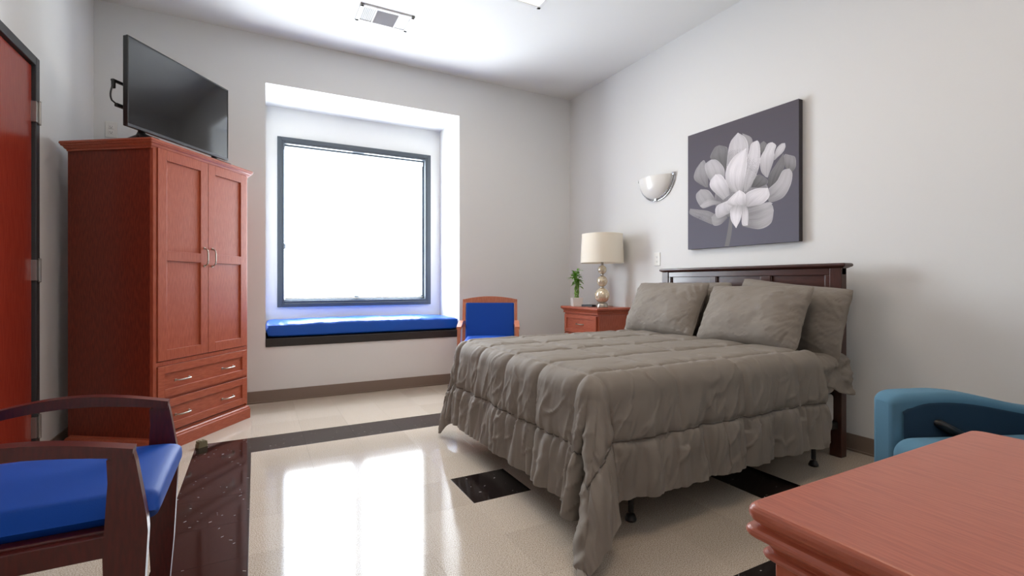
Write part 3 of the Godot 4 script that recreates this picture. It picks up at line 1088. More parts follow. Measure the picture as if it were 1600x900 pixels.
func build_tray() -> void:
	var t := thing("small_tray", "small flat black tray on the nightstand between pot and lamp", "tray", Vector3(2.90, 0.768, -3.85), deg_to_rad(10))
	var st := mb()
	rbox(st, Vector3(-0.045, 0, -0.07), Vector3(0.045, 0.008, 0.07), 0.003)
	obj("base", st, M.black_plastic, t)
	st = mb()
	for s in [[-0.045, -0.07, 0.045, -0.064], [-0.045, 0.064, 0.045, 0.07], [-0.045, -0.07, -0.039, 0.07], [0.039, -0.07, 0.045, 0.07]]:
		rbox(st, Vector3(s[0], 0.004, s[1]), Vector3(s[2], 0.018, s[3]), 0.002)
	obj("rim", st, M.black_plastic, t)

func build_sconce() -> void:
	# centre of the half bowl on the right wall; it opens upwards
	var c := Vector3(XR, 1.93, -3.2)
	var t := thing("wall_sconce", "white half bowl wall light with curved chrome bands, between lamp and picture", "wall light", c)
	var R := 0.19
	var st := mb()
	var rows := []
	for i in 13:
		var a := PI / 2 * i / 12.0
		var row := []
		for j in 25:
			var b := PI * j / 24.0
			row.append(Vector3(-0.012 - sin(b) * cos(a) * 0.105, -sin(a) * R, cos(b) * cos(a) * R))
		rows.append(row)
	grid(st, rows, false, false, Vector3(-1, -0.4, 0))
	var inner := []
	for row in rows:
		var r2 := []
		for p in row:
			r2.append(Vector3(p.x * 0.96 - 0.0005, p.y * 0.965, p.z * 0.97))
		inner.append(r2)
	grid(st, inner, false, false, Vector3(1, 0.4, 0))
	grid(st, [rows[0], inner[0]], false, false, Vector3.UP)
	obj("bowl", st, M.alabaster, t)
	for q in [[0.214, -0.006, 0.006], [0.198, -0.02, 0.005]]:
		st = mb()
		tube(st, arc(Vector3(q[1], 0.012, 0), q[0], PI, TAU, 32, Vector3(0, 0, 1), Vector3(0, 1, 0)), q[2], 8)
		obj("chrome_band", st, M.chrome, t)
	st = mb()
	for a in [PI + 0.06, PI * 1.5, TAU - 0.06]:
		var p := Vector3(-0.014, 0.012 + sin(a) * 0.206, cos(a) * 0.206)
		rbox(st, p - Vector3(0.012, 0.012, 0.012), p + Vector3(0.012, 0.012, 0.012), 0.005)
	obj("clip", st, M.chrome, t)
	st = mb()
	rbox(st, Vector3(-0.012, -0.17, -0.1), Vector3(0, -0.02, 0.1), 0.004)
	obj("back_plate", st, M.white_plastic, t)

# each petal: grey tone, then its left and right edges from root to tip, in thousandths of the canvas
const PETALS := [
	[122, [431, 764, 410, 883, 384, 995], [459, 768, 449, 886, 424, 998]],
	[150, [500, 780, 330, 720, 290, 560, 400, 450, 520, 380], [560, 780, 700, 730, 770, 600, 650, 450, 520, 380]],
	[128, [382, 382, 271, 273, 241, 235, 286, 171, 331, 163], [396, 385, 407, 291, 410, 207, 367, 178, 331, 163]],
	[132, [732, 341, 695, 287, 702, 244, 729, 231], [745, 344, 763, 303, 753, 257, 729, 231]],
	[160, [600, 276, 567, 187, 547, 123], [613, 279, 635, 261, 626, 179, 547, 123]],
	[158, [187, 482, 75, 398, 83, 322, 140, 263], [218, 488, 218, 412, 210, 335, 179, 255, 140, 263]],
	[150, [897, 454, 885, 408, 897, 368, 924, 380], [941, 511, 974, 481, 979, 440, 968, 400, 924, 380]],
	[125, [763, 581, 775, 495, 834, 419, 885, 360], [822, 570, 880, 483, 893, 421, 885, 360]],
	[205, [438, 561, 403, 471, 399, 374, 417, 233, 445, 156, 507, 107], [534, 577, 580, 388, 600, 253, 574, 165, 507, 107]],
	[220, [561, 582, 547, 439, 600, 299, 626, 225, 677, 211], [587, 580, 639, 526, 689, 422, 702, 323, 695, 242, 677, 211]],
	[218, [745, 500, 708, 448, 702, 357, 738, 298, 763, 259, 798, 255], [763, 509, 810, 392, 816, 327, 828, 286, 798, 255]],
	[205, [810, 392, 816, 355, 834, 310, 868, 285, 897, 287], [822, 389, 839, 376, 880, 348, 900, 315, 897, 287]],
	[232, [480, 574, 403, 495, 396, 385, 466, 292, 580, 248], [547, 579, 567, 478, 587, 366, 580, 248]],
	[120, [626, 558, 651, 505, 689, 473, 732, 498], [689, 569, 751, 557, 763, 531, 732, 498]],
	[192, [264, 483, 202, 371, 187, 292, 249, 262], [353, 499, 382, 431, 374, 356, 309, 281, 249, 262]],
	[188, [751, 618, 763, 598, 834, 550, 880, 483, 930, 477], [775, 700, 880, 677, 936, 601, 952, 519, 930, 477]],
	[150, [410, 768, 294, 810, 171, 765, 25, 690, 25, 644], [396, 742, 323, 739, 218, 689, 108, 662, 25, 644]],
	[165, [410, 768, 338, 815, 271, 810, 252, 743], [382, 734, 309, 713, 252, 743]],
	[172, [279, 628, 171, 657, 108, 597, 91, 530, 140, 493], [294, 612, 271, 571, 218, 513, 140, 493]],
	[185, [353, 645, 264, 645, 171, 657, 132, 633], [338, 625, 218, 594, 132, 633]],
	[226, [367, 617, 249, 505, 241, 441, 294, 395], [431, 584, 410, 497, 353, 413, 294, 395]],
	[182, [574, 758, 689, 738, 763, 704, 798, 720, 810, 760], [547, 848, 689, 885, 787, 851, 810, 760]],
	[190, [587, 719, 689, 704, 763, 693, 801, 707], [600, 759, 726, 743, 781, 717, 801, 707]],
	[226, [580, 695, 574, 607, 664, 576, 763, 587], [600, 704, 714, 697, 775, 650, 763, 587]],
	[212, [431, 731, 323, 758, 291, 698, 316, 652, 396, 639], [466, 709, 487, 664, 466, 620, 396, 639]],
	[236, [480, 687, 403, 646, 466, 590, 521, 563], [574, 700, 574, 607, 521, 563]],
	[218, [541, 684, 541, 754, 547, 837, 594, 847], [580, 689, 594, 726, 600, 784, 594, 847]],
	[232, [466, 673, 438, 717, 445, 790, 491, 857], [547, 685, 541, 742, 527, 799, 491, 857]],
]

func along(pts: Array, u: float) -> Vector2:
	var n := pts.size() / 2
	var f := clampf(u, 0.0, 0.99999) * (n - 1)
	var i := int(f)
	var w := f - i
	var at := func(k: int) -> Vector2:
		k = clampi(k, 0, n - 1)
		return Vector2(pts[2 * k], pts[2 * k + 1]) / 1000.0
	var a: Vector2 = at.call(i - 1)
	var b: Vector2 = at.call(i)
	var c: Vector2 = at.call(i + 1)
	var d: Vector2 = at.call(i + 2)
	return b.cubic_interpolate(c, a, d, w)

func flower_image() -> Image:
	var S := 640
	var im := Image.create(S, S, false, Image.FORMAT_RGB8)
	for y in S:
		var v := y / float(S)
		im.fill_rect(Rect2i(0, y, S, 1), rgb(int(lerpf(86, 100, v)), int(lerpf(81, 99, v)), int(lerpf(90, 112, v))))
	var n := FastNoiseLite.new()
	n.seed = 6
	n.frequency = 1.0
	for k in PETALS.size():
		var tone: float = PETALS[k][0]
		var L: Array = PETALS[k][1]
		var Rr: Array = PETALS[k][2]
		var steps := 300
		for i in steps:
			var u := i / float(steps - 1)
			var a := along(L, u)
			var b := along(Rr, u)
			var m := int((b - a).length() * S * 1.5) + 2
			for j in m:
				var t := j / float(m - 1)
				var p := a.lerp(b, t)
				var x := clampi(int(p.x * S), 0, S - 1)
				var y := clampi(int(p.y * S), 0, S - 1)
				var e := absf(t * 2.0 - 1.0)
				var vein := 0.06 * n.get_noise_2d(t * 22.0 + k * 31.0, u * 2.0) + 0.03 * n.get_noise_2d(t * 60.0 + k * 17.0, u * 3.0)
				var g := tone / 255.0
				if k > 0:
					g *= 0.80 + 0.2 * smoothstep(0.0, 0.55, u) + vein - 0.10 * smoothstep(0.35, 0.9, e) * (0.6 + 0.4 * n.get_noise_2d(k * 9.0, 3.0))
					g += 0.07 * smoothstep(0.9, 1.0, e) * smoothstep(0.15, 0.5, u) + 0.06 * smoothstep(0.93, 1.0, u)
					g -= 0.05 * exp(-pow((t - 0.5) / 0.06, 2.0)) * (1.0 - u)
				g = clampf(g, 0.0, 0.96)
				im.set_pixel(x, y, Color(g, g * 0.985, g * 1.005))
	return im

func build_picture() -> void:
	var z0 := -2.817
	var z1 := -1.905
	var y0 := 1.27
	var y1 := 2.192
	var t := thing("canvas_print", "large grey canvas print of one white tulip on the wall above the headboard", "picture", Vector3(XR - 0.002, (y0 + y1) / 2, (z0 + z1) / 2))
	var hz := (z1 - z0) / 2
	var hy := (y1 - y0) / 2
	var st := mb()
	rbox(st, Vector3(-0.04, -hy, -hz), Vector3(0, hy, hz), 0.003)
	obj("stretched_canvas", st, M.canvas_edge, t)
	st = mb()
	var x := -0.0405
	var c := [Vector3(x, hy, -hz + 0.001), Vector3(x, hy, hz - 0.001), Vector3(x, -hy, hz - 0.001), Vector3(x, -hy, -hz + 0.001)]
	var uv := [Vector2(0, 0), Vector2(1, 0), Vector2(1, 1), Vector2(0, 1)]
	for i in [0, 1, 2, 0, 2, 3]:
		st.set_normal(Vector3.LEFT)
		st.set_uv(uv[i])
		st.add_vertex(c[i])
	var m := plain(Color.WHITE, 0.8)
	m.albedo_texture = ImageTexture.create_from_image(flower_image())
	obj("print", st, m, t)

# ---------------------------------------------------------------- the bed
const HEAD_X := 2.955
const BED_TOP := 0.63
const NEAR_Z := -1.575   # where the flat top ends on the near side
const FAR_Z := -2.885
const FOOT_X := 1.225
const BEND := 0.085

func build_bed() -> void:
	var t := thing("bed", "dark wooden panelled bed with mattress on a black metal frame", "bed", Vector3(2.06, 0, -2.23))
	var zc := 2.23
	var xc := -2.06
	# headboard
	var st := mb()
	rbox(st, Vector3(2.958 + xc, 1.046, -2.93 + zc), Vector3(3.0 + xc, 1.086, -1.566 + zc), 0.003)
	rbox(st, Vector3(2.958 + xc, 0.5, -2.93 + zc), Vector3(3.0 + xc, 0.56, -1.566 + zc), 0.003)
	for z in [[-2.482, -2.425], [-2.071, -2.003]]:
		rbox(st, Vector3(2.958 + xc, 0.56, z[0] + zc), Vector3(3.0 + xc, 1.046, z[1] + zc), 0.003)
	for z in [[-2.93, -2.863], [-1.659, -1.62]]:
		rbox(st, Vector3(2.958 + xc, 0.56, z[0] + zc), Vector3(3.0 + xc, 1.046, z[1] + zc), 0.003)
	var hb := obj("headboard", st, M.espresso_h, t)
	for z in [[-2.863, -2.482], [-2.425, -2.071], [-2.003, -1.659]]:
		st = mb()
		rbox(st, Vector3(2.974 + xc, 0.55, z[0] - 0.004 + zc), Vector3(2.99 + xc, 1.05, z[1] + 0.004 + zc), 0.002, 1)
		for q in [[z[0], z[0] + 0.007], [z[1] - 0.007, z[1]]]:
			rbox(st, Vector3(2.962 + xc, 0.56, q[0] + zc), Vector3(2.978 + xc, 1.046, q[1] + zc), 0.003)
		obj("panel", st, M.espresso_h, hb)
	st = mb()
	var cap: Array = [Vector2(-0.004, 1.084), Vector2(0.006, 1.09)]
	cap += bead(0.008, 1.092, 1.114, 0.009)
	mould(st, 2.95 + xc, 3.01 + xc, -2.945 + zc, -1.556 + zc, cap, 0.006)
	obj("cap_rail", st, M.espresso_h, hb)
	for z in [[-2.945, -2.88], [-1.632, -1.566]]:
		st = mb()
		rbox(st, Vector3(2.952 + xc, 0, z[0] + zc), Vector3(3.006 + xc, 1.088, z[1] + zc), 0.004)
		obj("post", st, M.espresso_v, hb)
	# metal frame
	st = mb()
	for z in [-1.60, -2.86]:
		rbox(st, Vector3(1.3 + xc, 0.165, z - 0.015 + zc), Vector3(2.955 + xc, 0.2, z + 0.015 + zc), 0.002)
	for x in [1.4, 2.2, 2.8]:
		rbox(st, Vector3(x - 0.018 + xc, 0.16, -2.86 + zc), Vector3(x + 0.018 + xc, 0.19, -1.60 + zc), 0.002)
	obj("metal_frame", st, M.black_metal, t)
	for x in [1.4, 2.7]:
		for z in [-1.575, -2.23, -2.87]:
			st = mb()
			tube(st, [Vector3(x + xc, 0.17, z + zc), Vector3(x + xc, 0.1, z + zc), Vector3(x + xc, 0.035, z + zc)], 0.012, 10)
			lathe(st, [Vector2(0.001, 0.0), Vector2(0.024, 0.0), Vector2(0.025, 0.008), Vector2(0.017, 0.026), Vector2(0.001, 0.03)], Vector3(x + xc, 0, z + zc), 16)
			obj("leg", st, M.black_metal, t)
	st = mb()
	rbox(st, Vector3(1.27 + xc, 0.2, -2.87 + zc), Vector3(2.95 + xc, 0.36, -1.6 + zc), 0.02, 3)
	obj("box_spring", st, M.ticking, t)
	st = mb()
	rbox(st, Vector3(1.25 + xc, 0.36, -2.88 + zc), Vector3(2.95 + xc, 0.598, -1.58 + zc), 0.05, 4)
	obj("mattress", st, M.ticking, t)

# where a point of the cloth lies: a = distance past the flat top towards the foot, b = past its near or far side
func drape(x_flat: float, z_side: float, a: float, b: float, sgn: float, n: FastNoiseLite, s: float) -> Vector3:
	var edge := Vector3(FOOT_X if a > 0.0 else x_flat, BED_TOP, (NEAR_Z if sgn > 0.0 else FAR_Z) if b > 0.0 else z_side)
	if a <= 0.0 and b <= 0.0:
		return edge
	var r := sqrt(a * a + b * b)
	var ang := atan2(b, a)
	var diag := sin(2.0 * ang) if a > 0.0 and b > 0.0 else 0.0
	if sgn < 0.0:
		r *= 1.0 - 0.12 * diag
	var dir := Vector3(-cos(ang), 0, sin(ang) * sgn)
	var q := BEND * PI / 2
	var flare := 0.10 + (0.24 if sgn > 0.0 else 0.08) * diag * diag
	var out := 0.0
	var drop := 0.0
	if r < q:
		out = BEND * sin(r / BEND)
		drop = BEND * (1.0 - cos(r / BEND))
	else:
		out = BEND + (r - q) * flare
		drop = BEND + (r - q) * sqrt(1.0 - flare * flare)
	var low := smoothstep(0.05, 0.5, r)
	# folds of the spare cloth at a corner: a ridge on the diagonal, a valley on either side
	if diag > 0.0:
		var deg := rad_to_deg(ang)
		var ridge := smoothstep(34.0, 45.0, deg) * (1.0 - smoothstep(68.0, 90.0, deg))
		var valley := exp(-pow((deg - 27.0) / 7.0, 2.0)) + 0.10 * exp(-pow((deg - 82.0) / 6.0, 2.0))
		var lip := exp(-pow((deg - 12.0) / 7.0, 2.0))
		out += low * r / 0.6 * (0.07 * ridge - 0.16 * valley + 0.05 * lip) * (1.0 if sgn > 0.0 else 0.6)
		out += 0.010 * low * sin(0.33 * deg + 5.0 * r) * diag
	# hanging folds along the sides
	var wave := n.get_noise_2d(s * 5.0, 2.0 + r * 0.8) * 0.030 + n.get_noise_2d(s * 13.0, 9.0 + r * 1.2) * 0.016
	out += wave * low * (1.0 - 0.6 * diag)
	var p := edge + dir * out + Vector3.DOWN * drop
	if p.y < 0.012:
		# what reaches the floor spreads on it
		p += dir * (0.012 - p.y) * 0.9
		p.y = 0.012 + 0.004 * (1.0 + n.get_noise_2d(ang * 6.0, r * 8.0))
	return p

func build_comforter() -> void:
	var t := thing("comforter", "rumpled taupe grey quilted comforter draped over the bed down to the floor", "comforter", Vector3(1.9, 0, -2.23))
	var n := FastNoiseLite.new()
	n.seed = 8
	n.frequency = 1.0
	n.fractal_octaves = 2
	var fine := FastNoiseLite.new()
	fine.seed = 19
	fine.frequency = 1.0
	fine.fractal_octaves = 3
	var x_head := 2.615
	var step := 0.0085
	var foot_len := 0.56
	var side_len := 0.525
	var na := int((x_head - FOOT_X + foot_len) / step)
	var nb := int((NEAR_Z - FAR_Z + 2 * side_len) / step)
	var base := []
	var hh := []
	# seams across the length (distance from the foot edge of the top) and along it
	var seam_a := [-0.36, -0.02, 0.36, 0.78, 1.2]
	var width := NEAR_Z - FAR_Z
	var seam_b := [0.0 - 0.30, 0.03, 0.33, 0.66, 0.98, 1.28, width + 0.30]
	for i in na + 1:
		var row := PackedVector3Array()
		var hrow := PackedFloat64Array()
		var u := (x_head - FOOT_X) - i * step      # > 0 on the top, < 0 past the foot
		for j in nb + 1:
			var v := -side_len + j * step           # 0..width on the top
			var a := maxf(0.0, -u)
			var b := maxf(0.0, maxf(-v, v - width))
			var sgn := 1.0 if v > width / 2 else -1.0
			var s := u if b > a else v + 3.0
			if a > 0.0 and b > 0.0:
				s = lerpf(0.0, 3.0 + (width if sgn > 0.0 else 0.0), 0.5) + atan2(b, a)
				s = 0.0 if b > a else (3.0 + (width if sgn > 0.0 else 0.0))
			var p := drape(FOOT_X + u, FAR_Z + v, a, b, sgn, n, s)
			row.append(p - t.position)
			# relief: puffs between seams, pleats near them, loose wrinkles everywhere
			var r := sqrt(a * a + b * b)
			var da := 9.0
			for q in seam_a:
				if q > -0.1 or true:
					da = minf(da, absf(u - q) if not (q == -0.36) else absf(a - 0.33) if a > 0.0 else 9.0)
			var db := 9.0
			for q in seam_b:
				db = minf(db, absf(v - q + 0.012 * n.get_noise_1d(u * 3.0)))
			if r > 0.36:
				# the gathered border below the last seam has no boxes of its own
				da = absf(a - 0.33) if a >= b else 9.0
				db = absf(b - 0.30) if b > a else 9.0
			var d := minf(da, db)
			var h := 0.013 * (1.0 - exp(-d / 0.03)) - 0.006 * exp(-d * d / 0.0001)
			var pleat := fine.get_noise_2d((v if da < db else u) * 16.0, d * 4.0)
			h += 0.004 * pleat * exp(-d / 0.06)
			h += 0.003 * n.get_noise_2d(u * 4.0, v * 4.0)
			# creases: thin ridges where a slow noise crosses zero
			h += 0.004 * exp(-pow(n.get_noise_2d(u * 3.0 + 11.0, v * 3.0) / 0.06, 2.0)) * smoothstep(0.0, 0.25, n.get_noise_2d(u * 2.0, v * 2.0 + 50.0))
			var run := u if b > a else v
			if r > 0.06:
				var fold := n.get_noise_2d(run * 9.0 + 40.0 + r * 1.5, r * 1.6)
				h += 0.007 * fold * smoothstep(0.06, 0.2, r) + 0.005 * fold * smoothstep(0.3, 0.4, r)
				h += 0.0022 * fine.get_noise_2d(run * 34.0 + r * 2.0, r * 2.2 + 90.0) * smoothstep(0.06, 0.12, r)
				h += 0.006 * exp(-pow(n.get_noise_2d(run * 6.0 + r * 3.0, r * 2.0 + 70.0) / 0.07, 2.0)) * smoothstep(0.1, 0.2, r)
			if r > 0.30:
				h += 0.008 * n.get_noise_2d(run * 20.0, r * 3.0 + 20.0) * smoothstep(0.30, 0.34, r) * (1.0 - 0.6 * smoothstep(0.34, 0.5, r))
				h += 0.005 * n.get_noise_2d(run * 34.0, r * 4.0 + 30.0) * smoothstep(0.30, 0.32, r) * (1.0 - smoothstep(0.33, 0.42, r))
			hrow.append(h)
		base.append(row)
		hh.append(hrow)
	var top := []
	var under := []
	for i in na + 1:
		var row := PackedVector3Array()
		var low := PackedVector3Array()
		for j in nb + 1:
			var du: Vector3 = base[mini(i + 1, na)][j] - base[maxi(i - 1, 0)][j]
			var dv: Vector3 = base[i][mini(j + 1, nb)] - base[i][maxi(j - 1, 0)]
			var nn := du.cross(dv).normalized()
			if i < 3 and nn.y < 0.0 or nn.dot(Vector3(0, 0.3, 0) + (base[i][j] - Vector3(0, 0.45, 0)) * 0.4) < 0.0:
				nn = -nn
			row.append(base[i][j] + nn * hh[i][j])
			low.append(base[i][j] - nn * 0.004)
		top.append(row)
		under.append(low)
	var st := mb()
	grid(st, top, false, false, Vector3.UP)
	grid(st, under, false, false, Vector3.DOWN)
	# bound edges
	var rim_a := []
	var rim_b := []
	for j in nb + 1:
		rim_a.append(top[na][j]); rim_b.append(under[na][j])
	grid(st, [rim_a, rim_b], false, false, Vector3(-1, -1, 0))
	for jj in [0, nb]:
		rim_a = []; rim_b = []
		for i in na + 1:
			rim_a.append(top[i][jj]); rim_b.append(under[i][jj])
		grid(st, [rim_a, rim_b], false, false, Vector3(0, -1, -1.0 if jj == 0 else 1.0))
	rim_a = []; rim_b = []
	for j in nb + 1:
		rim_a.append(top[0][j]); rim_b.append(under[0][j])
	grid(st, [rim_a, rim_b], false, false, Vector3(1, 0, 0))
	obj("quilted_cover", st, M.comforter, t)
	# corded seam that runs round the drop above the gathered border
	st = mb()
	var path := []
	var ib := int((x_head - FOOT_X + 0.33) / step)
	var j1 := int((side_len - 0.30) / step)
	var j2 := int((side_len + width + 0.30) / step)
	for i in range(2, ib):
		path.append(top[i][j1])
	for j in range(j1, j2 + 1):
		path.append(top[ib][j])
	for i in range(ib - 1, 1, -1):
		path.append(top[i][j2])
	tube(st, path, 0.0035, 6)
	obj("corded_seam", st, plain(rgb(84, 77, 70), 0.85), t)

func build_sheet() -> void:
	var t := thing("bed_sheet", "rumpled taupe sheet hanging in a point over the near mattress edge by the headboard", "sheet", Vector3(2.8, 0, -2.23))
	var n := FastNoiseLite.new()
	n.seed = 28
	n.frequency = 1.0
	n.fractal_octaves = 3
	var st := mb()
	var rows := []
	for i in 61:
		var u := i / 60.0
		var x := lerpf(2.5, 2.94, u)
		var row := PackedVector3Array()
		var tail := 0.17 + 0.10 * smoothstep(0.2, 0.95, u)
		for j in 141:
			var v := j / 140.0
			var d := v * (1.31 + tail)          # from the far edge of the top to the near hem
			var p := Vector3(x, 0.606, FAR_Z + d)
			if d > 1.31:
				var r := d - 1.31
				var k := 0.06
				if r < k * PI / 2:
					p.z = NEAR_Z + k * sin(r / k)
					p.y = 0.606 - k * (1.0 - cos(r / k))
				else:
					p.z = NEAR_Z + k + (r - k * PI / 2) * 0.10 * u
					p.y = 0.606 - k - (r - k * PI / 2) * 0.92
				p.z += 0.004 * smoothstep(0.0, 0.2, r) * (0.3 + u) + 0.022 * n.get_noise_2d(u * 3.0, r * 9.0) * smoothstep(0.0, 0.1, r)
				p.x += 0.02 * n.get_noise_2d(u * 2.0 + 5.0, r * 7.0)
			p.y += 0.006 * n.get_noise_2d(u * 6.0, d * 8.0)
			row.append(p - t.position)
		rows.append(row)
	grid(st, rows, false, false, Vector3.UP)
	var low := []
	for row in rows:
		var r2 := PackedVector3Array()
		for p in row:
			r2.append(p + Vector3(0, -0.003, -0.003))
		low.append(r2)
	grid(st, low, false, false, Vector3.DOWN)
	grid(st, [rows[0], low[0]], false, false, Vector3.LEFT)
	grid(st, [rows[-1], low[-1]], false, false, Vector3.RIGHT)
	obj("cloth", st, M.pillow, t)

# a stuffed pillow: z is its length, y its height, x its thickness, standing on its lower edge
func build_pillow(label: String, at: Vector3, tilt: float, turn: float, roll: float, length: float, height: float, thick: float, seed_: int) -> void:
	var t := thing("pillow", label, "pillow", at, 0.0, "taupe pillows on the bed")
	t.basis = Basis(Vector3.UP, turn) * Basis(Vector3(0, 0, 1), tilt) * Basis(Vector3.RIGHT, roll)
	var n := FastNoiseLite.new()
	n.seed = seed_
	n.frequency = 1.0
	n.fractal_octaves = 3
	var st := mb()
	var N := 72
	for s in [-1.0, 1.0]:
		var rows := []
		for i in N + 1:
			var row := PackedVector3Array()
			for j in N + 1:
				var u := sin(PI / 2 * (-1.0 + 2.0 * i / N))
				var v := sin(PI / 2 * (-1.0 + 2.0 * j / N))
				var body := pow(maxf(0.0, 1.0 - pow(absf(u), 2.6)), 0.56) * pow(maxf(0.0, 1.0 - pow(absf(v), 2.4)), 0.56)
				var z := u * length / 2 * (1.0 - 0.05 * (1.0 - v * v) * u * u - 0.035 * pow(absf(v), 6.0) * u * u)
				var y := v * height / 2 * (1.0 - 0.06 * (1.0 - u * u) * v * v - 0.05 * pow(absf(u), 6.0) * v * v)
				var x: float = s * thick / 2 * body
				# creases run in from the ends and the corners
				var near_end := smoothstep(0.45, 1.0, absf(u))
				var cr := n.get_noise_2d(y * 22.0 + z * 6.0, z * 5.0 + s * 9.0)
				var soft := pow(body, 0.35)
				# creases fan in from the corners and gather at the ends
				var cu := absf(u)
				var fan_ := atan2(absf(v) + 0.15, 1.15 - cu)
				var ridge := absf(n.get_noise_2d(fan_ * 4.5 + signf(u) * 20.0 + signf(v) * 40.0, cu * 1.5 + s * 3.0))
				x += s * soft * (0.009 * (0.25 - ridge) * smoothstep(0.3, 0.85, cu) * (1.0 if u > 0.0 else 0.5) + 0.005 * cr * near_end)
				x += s * soft * 0.013 * n.get_noise_2d(y * 5.0 + 30.0, z * 4.0 + s * 20.0)
				x += s * 0.004 * exp(-pow(n.get_noise_2d(y * 7.0 + z * 3.0 + 5.0, z * 4.0 + 80.0) / 0.05, 2.0)) * soft
				x += 0.007 * n.get_noise_2d(u * 3.0 + 60.0, v * 3.0) * (1.0 - body)
				row.append(Vector3(x, y, z))
			rows.append(row)
		grid(st, rows, false, false, Vector3(s, 0, 0))
	obj("case", st, M.pillow, t)
	st = mb()
	var edge := []
	for k in 4 * 24 + 1:
		var e := k % 96
		var f := (e % 24) / 24.0 * 2.0 - 1.0
		var side := e / 24
		var u := [f, 1.0, -f, -1.0][side] as float
		var v := [1.0, -f, -1.0, f][side] as float
		var z := u * length / 2 * (1.0 - 0.05 * (1.0 - v * v) * u * u - 0.035 * pow(absf(v), 6.0) * u * u)
		var y := v * height / 2 * (1.0 - 0.06 * (1.0 - u * u) * v * v - 0.05 * pow(absf(u), 6.0) * v * v)
		edge.append(Vector3(0.007 * n.get_noise_2d(u * 3.0 + 60.0, v * 3.0), y, z))
	tube(st, edge, 0.003, 5)
	obj("seam", st, M.pillow, t)

func build_recliner() -> void:
	var t := thing("recliner", "teal blue upholstered armchair with a black lever, behind the dresser", "recliner", Vector3(2.078, 0, -0.428), atan2(-0.92, -0.39))
	# local +z is its front, -x the arm by the wall
	for s in [-1.0, 1.0]:
		var st := mb()
		var rows := []
		for i in 41:
			var u := pow(i / 40.0, 1.6)
			var z := lerpf(0.375, -0.36, u)
			var top := 0.636 + 0.004 * sin(PI * minf(1.0, u * 1.6)) - 0.07 * smoothstep(0.22, 0.9, u)
			var cut := 0.0
			if u < 0.08:
				cut = 0.03 * (1.0 - sqrt(1.0 - pow(1.0 - u / 0.08, 2.0)))
			var hx := 0.055 - cut
			var hy := (top - 0.06) / 2 - cut
			var rr := 0.028 - cut * 0.6
			var row := []
			for q in [[1, 1, 0.0], [-1, 1, 1.0], [-1, -1, 2.0], [1, -1, 3.0]]:
				for k in 6:
					var a: float = PI / 2 * (q[2] + k / 5.0)
					row.append(Vector3(s * 0.305 + q[0] * (hx - rr) + cos(a) * rr, 0.06 + (top - 0.06) / 2 + q[1] * (hy - rr) + sin(a) * rr, z))
			rows.append(row)
		grid(st, rows, false, true)
		fan(st, rows[0], Vector3.BACK)
		fan(st, rows[-1], Vector3.FORWARD)
		var arm := obj("arm", st, M.recliner, t)
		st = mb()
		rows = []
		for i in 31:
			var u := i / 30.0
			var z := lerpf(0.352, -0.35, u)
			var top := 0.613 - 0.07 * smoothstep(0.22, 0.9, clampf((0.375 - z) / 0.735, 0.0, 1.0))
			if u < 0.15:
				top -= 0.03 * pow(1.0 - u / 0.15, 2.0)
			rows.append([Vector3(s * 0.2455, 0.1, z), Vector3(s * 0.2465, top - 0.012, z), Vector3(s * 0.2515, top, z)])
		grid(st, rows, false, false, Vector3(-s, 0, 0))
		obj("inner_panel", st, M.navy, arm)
	var st := mb()
	rbox(st, Vector3(-0.25, 0.3, -0.24), Vector3(0.25, 0.515, 0.42), 0.06, 5)
	obj("seat_cushion", st, M.recliner, t)
	st = mb()
	rbox(st, Vector3(-0.262, 0.08, -0.3), Vector3(0.262, 0.33, 0.35), 0.02, 3)
	obj("base", st, M.recliner, t)
	st = mb()
	rbox(st, Vector3(-0.262, 0.3, -0.37), Vector3(0.262, 1.0, -0.22), 0.06, 5)
	obj("backrest", st, M.recliner, t)
	st = mb()
	tube(st, [Vector3(-0.252, 0.546, 0.24), Vector3(-0.236, 0.544, 0.236), Vector3(-0.226, 0.52, 0.194), Vector3(-0.226, 0.49, 0.139)], [0.010, 0.015, 0.015, 0.013], 10)
	obj("lever", st, M.black_plastic, t)
	for x in [-0.28, 0.28]:
		for z in [-0.3, 0.3]:
			st = mb()
			lathe(st, [Vector2(0.001, 0), Vector2(0.02, 0), Vector2(0.026, 0.07), Vector2(0.001, 0.07)], Vector3(x, 0, z), 14)
			obj("foot", st, M.black_plastic, t)

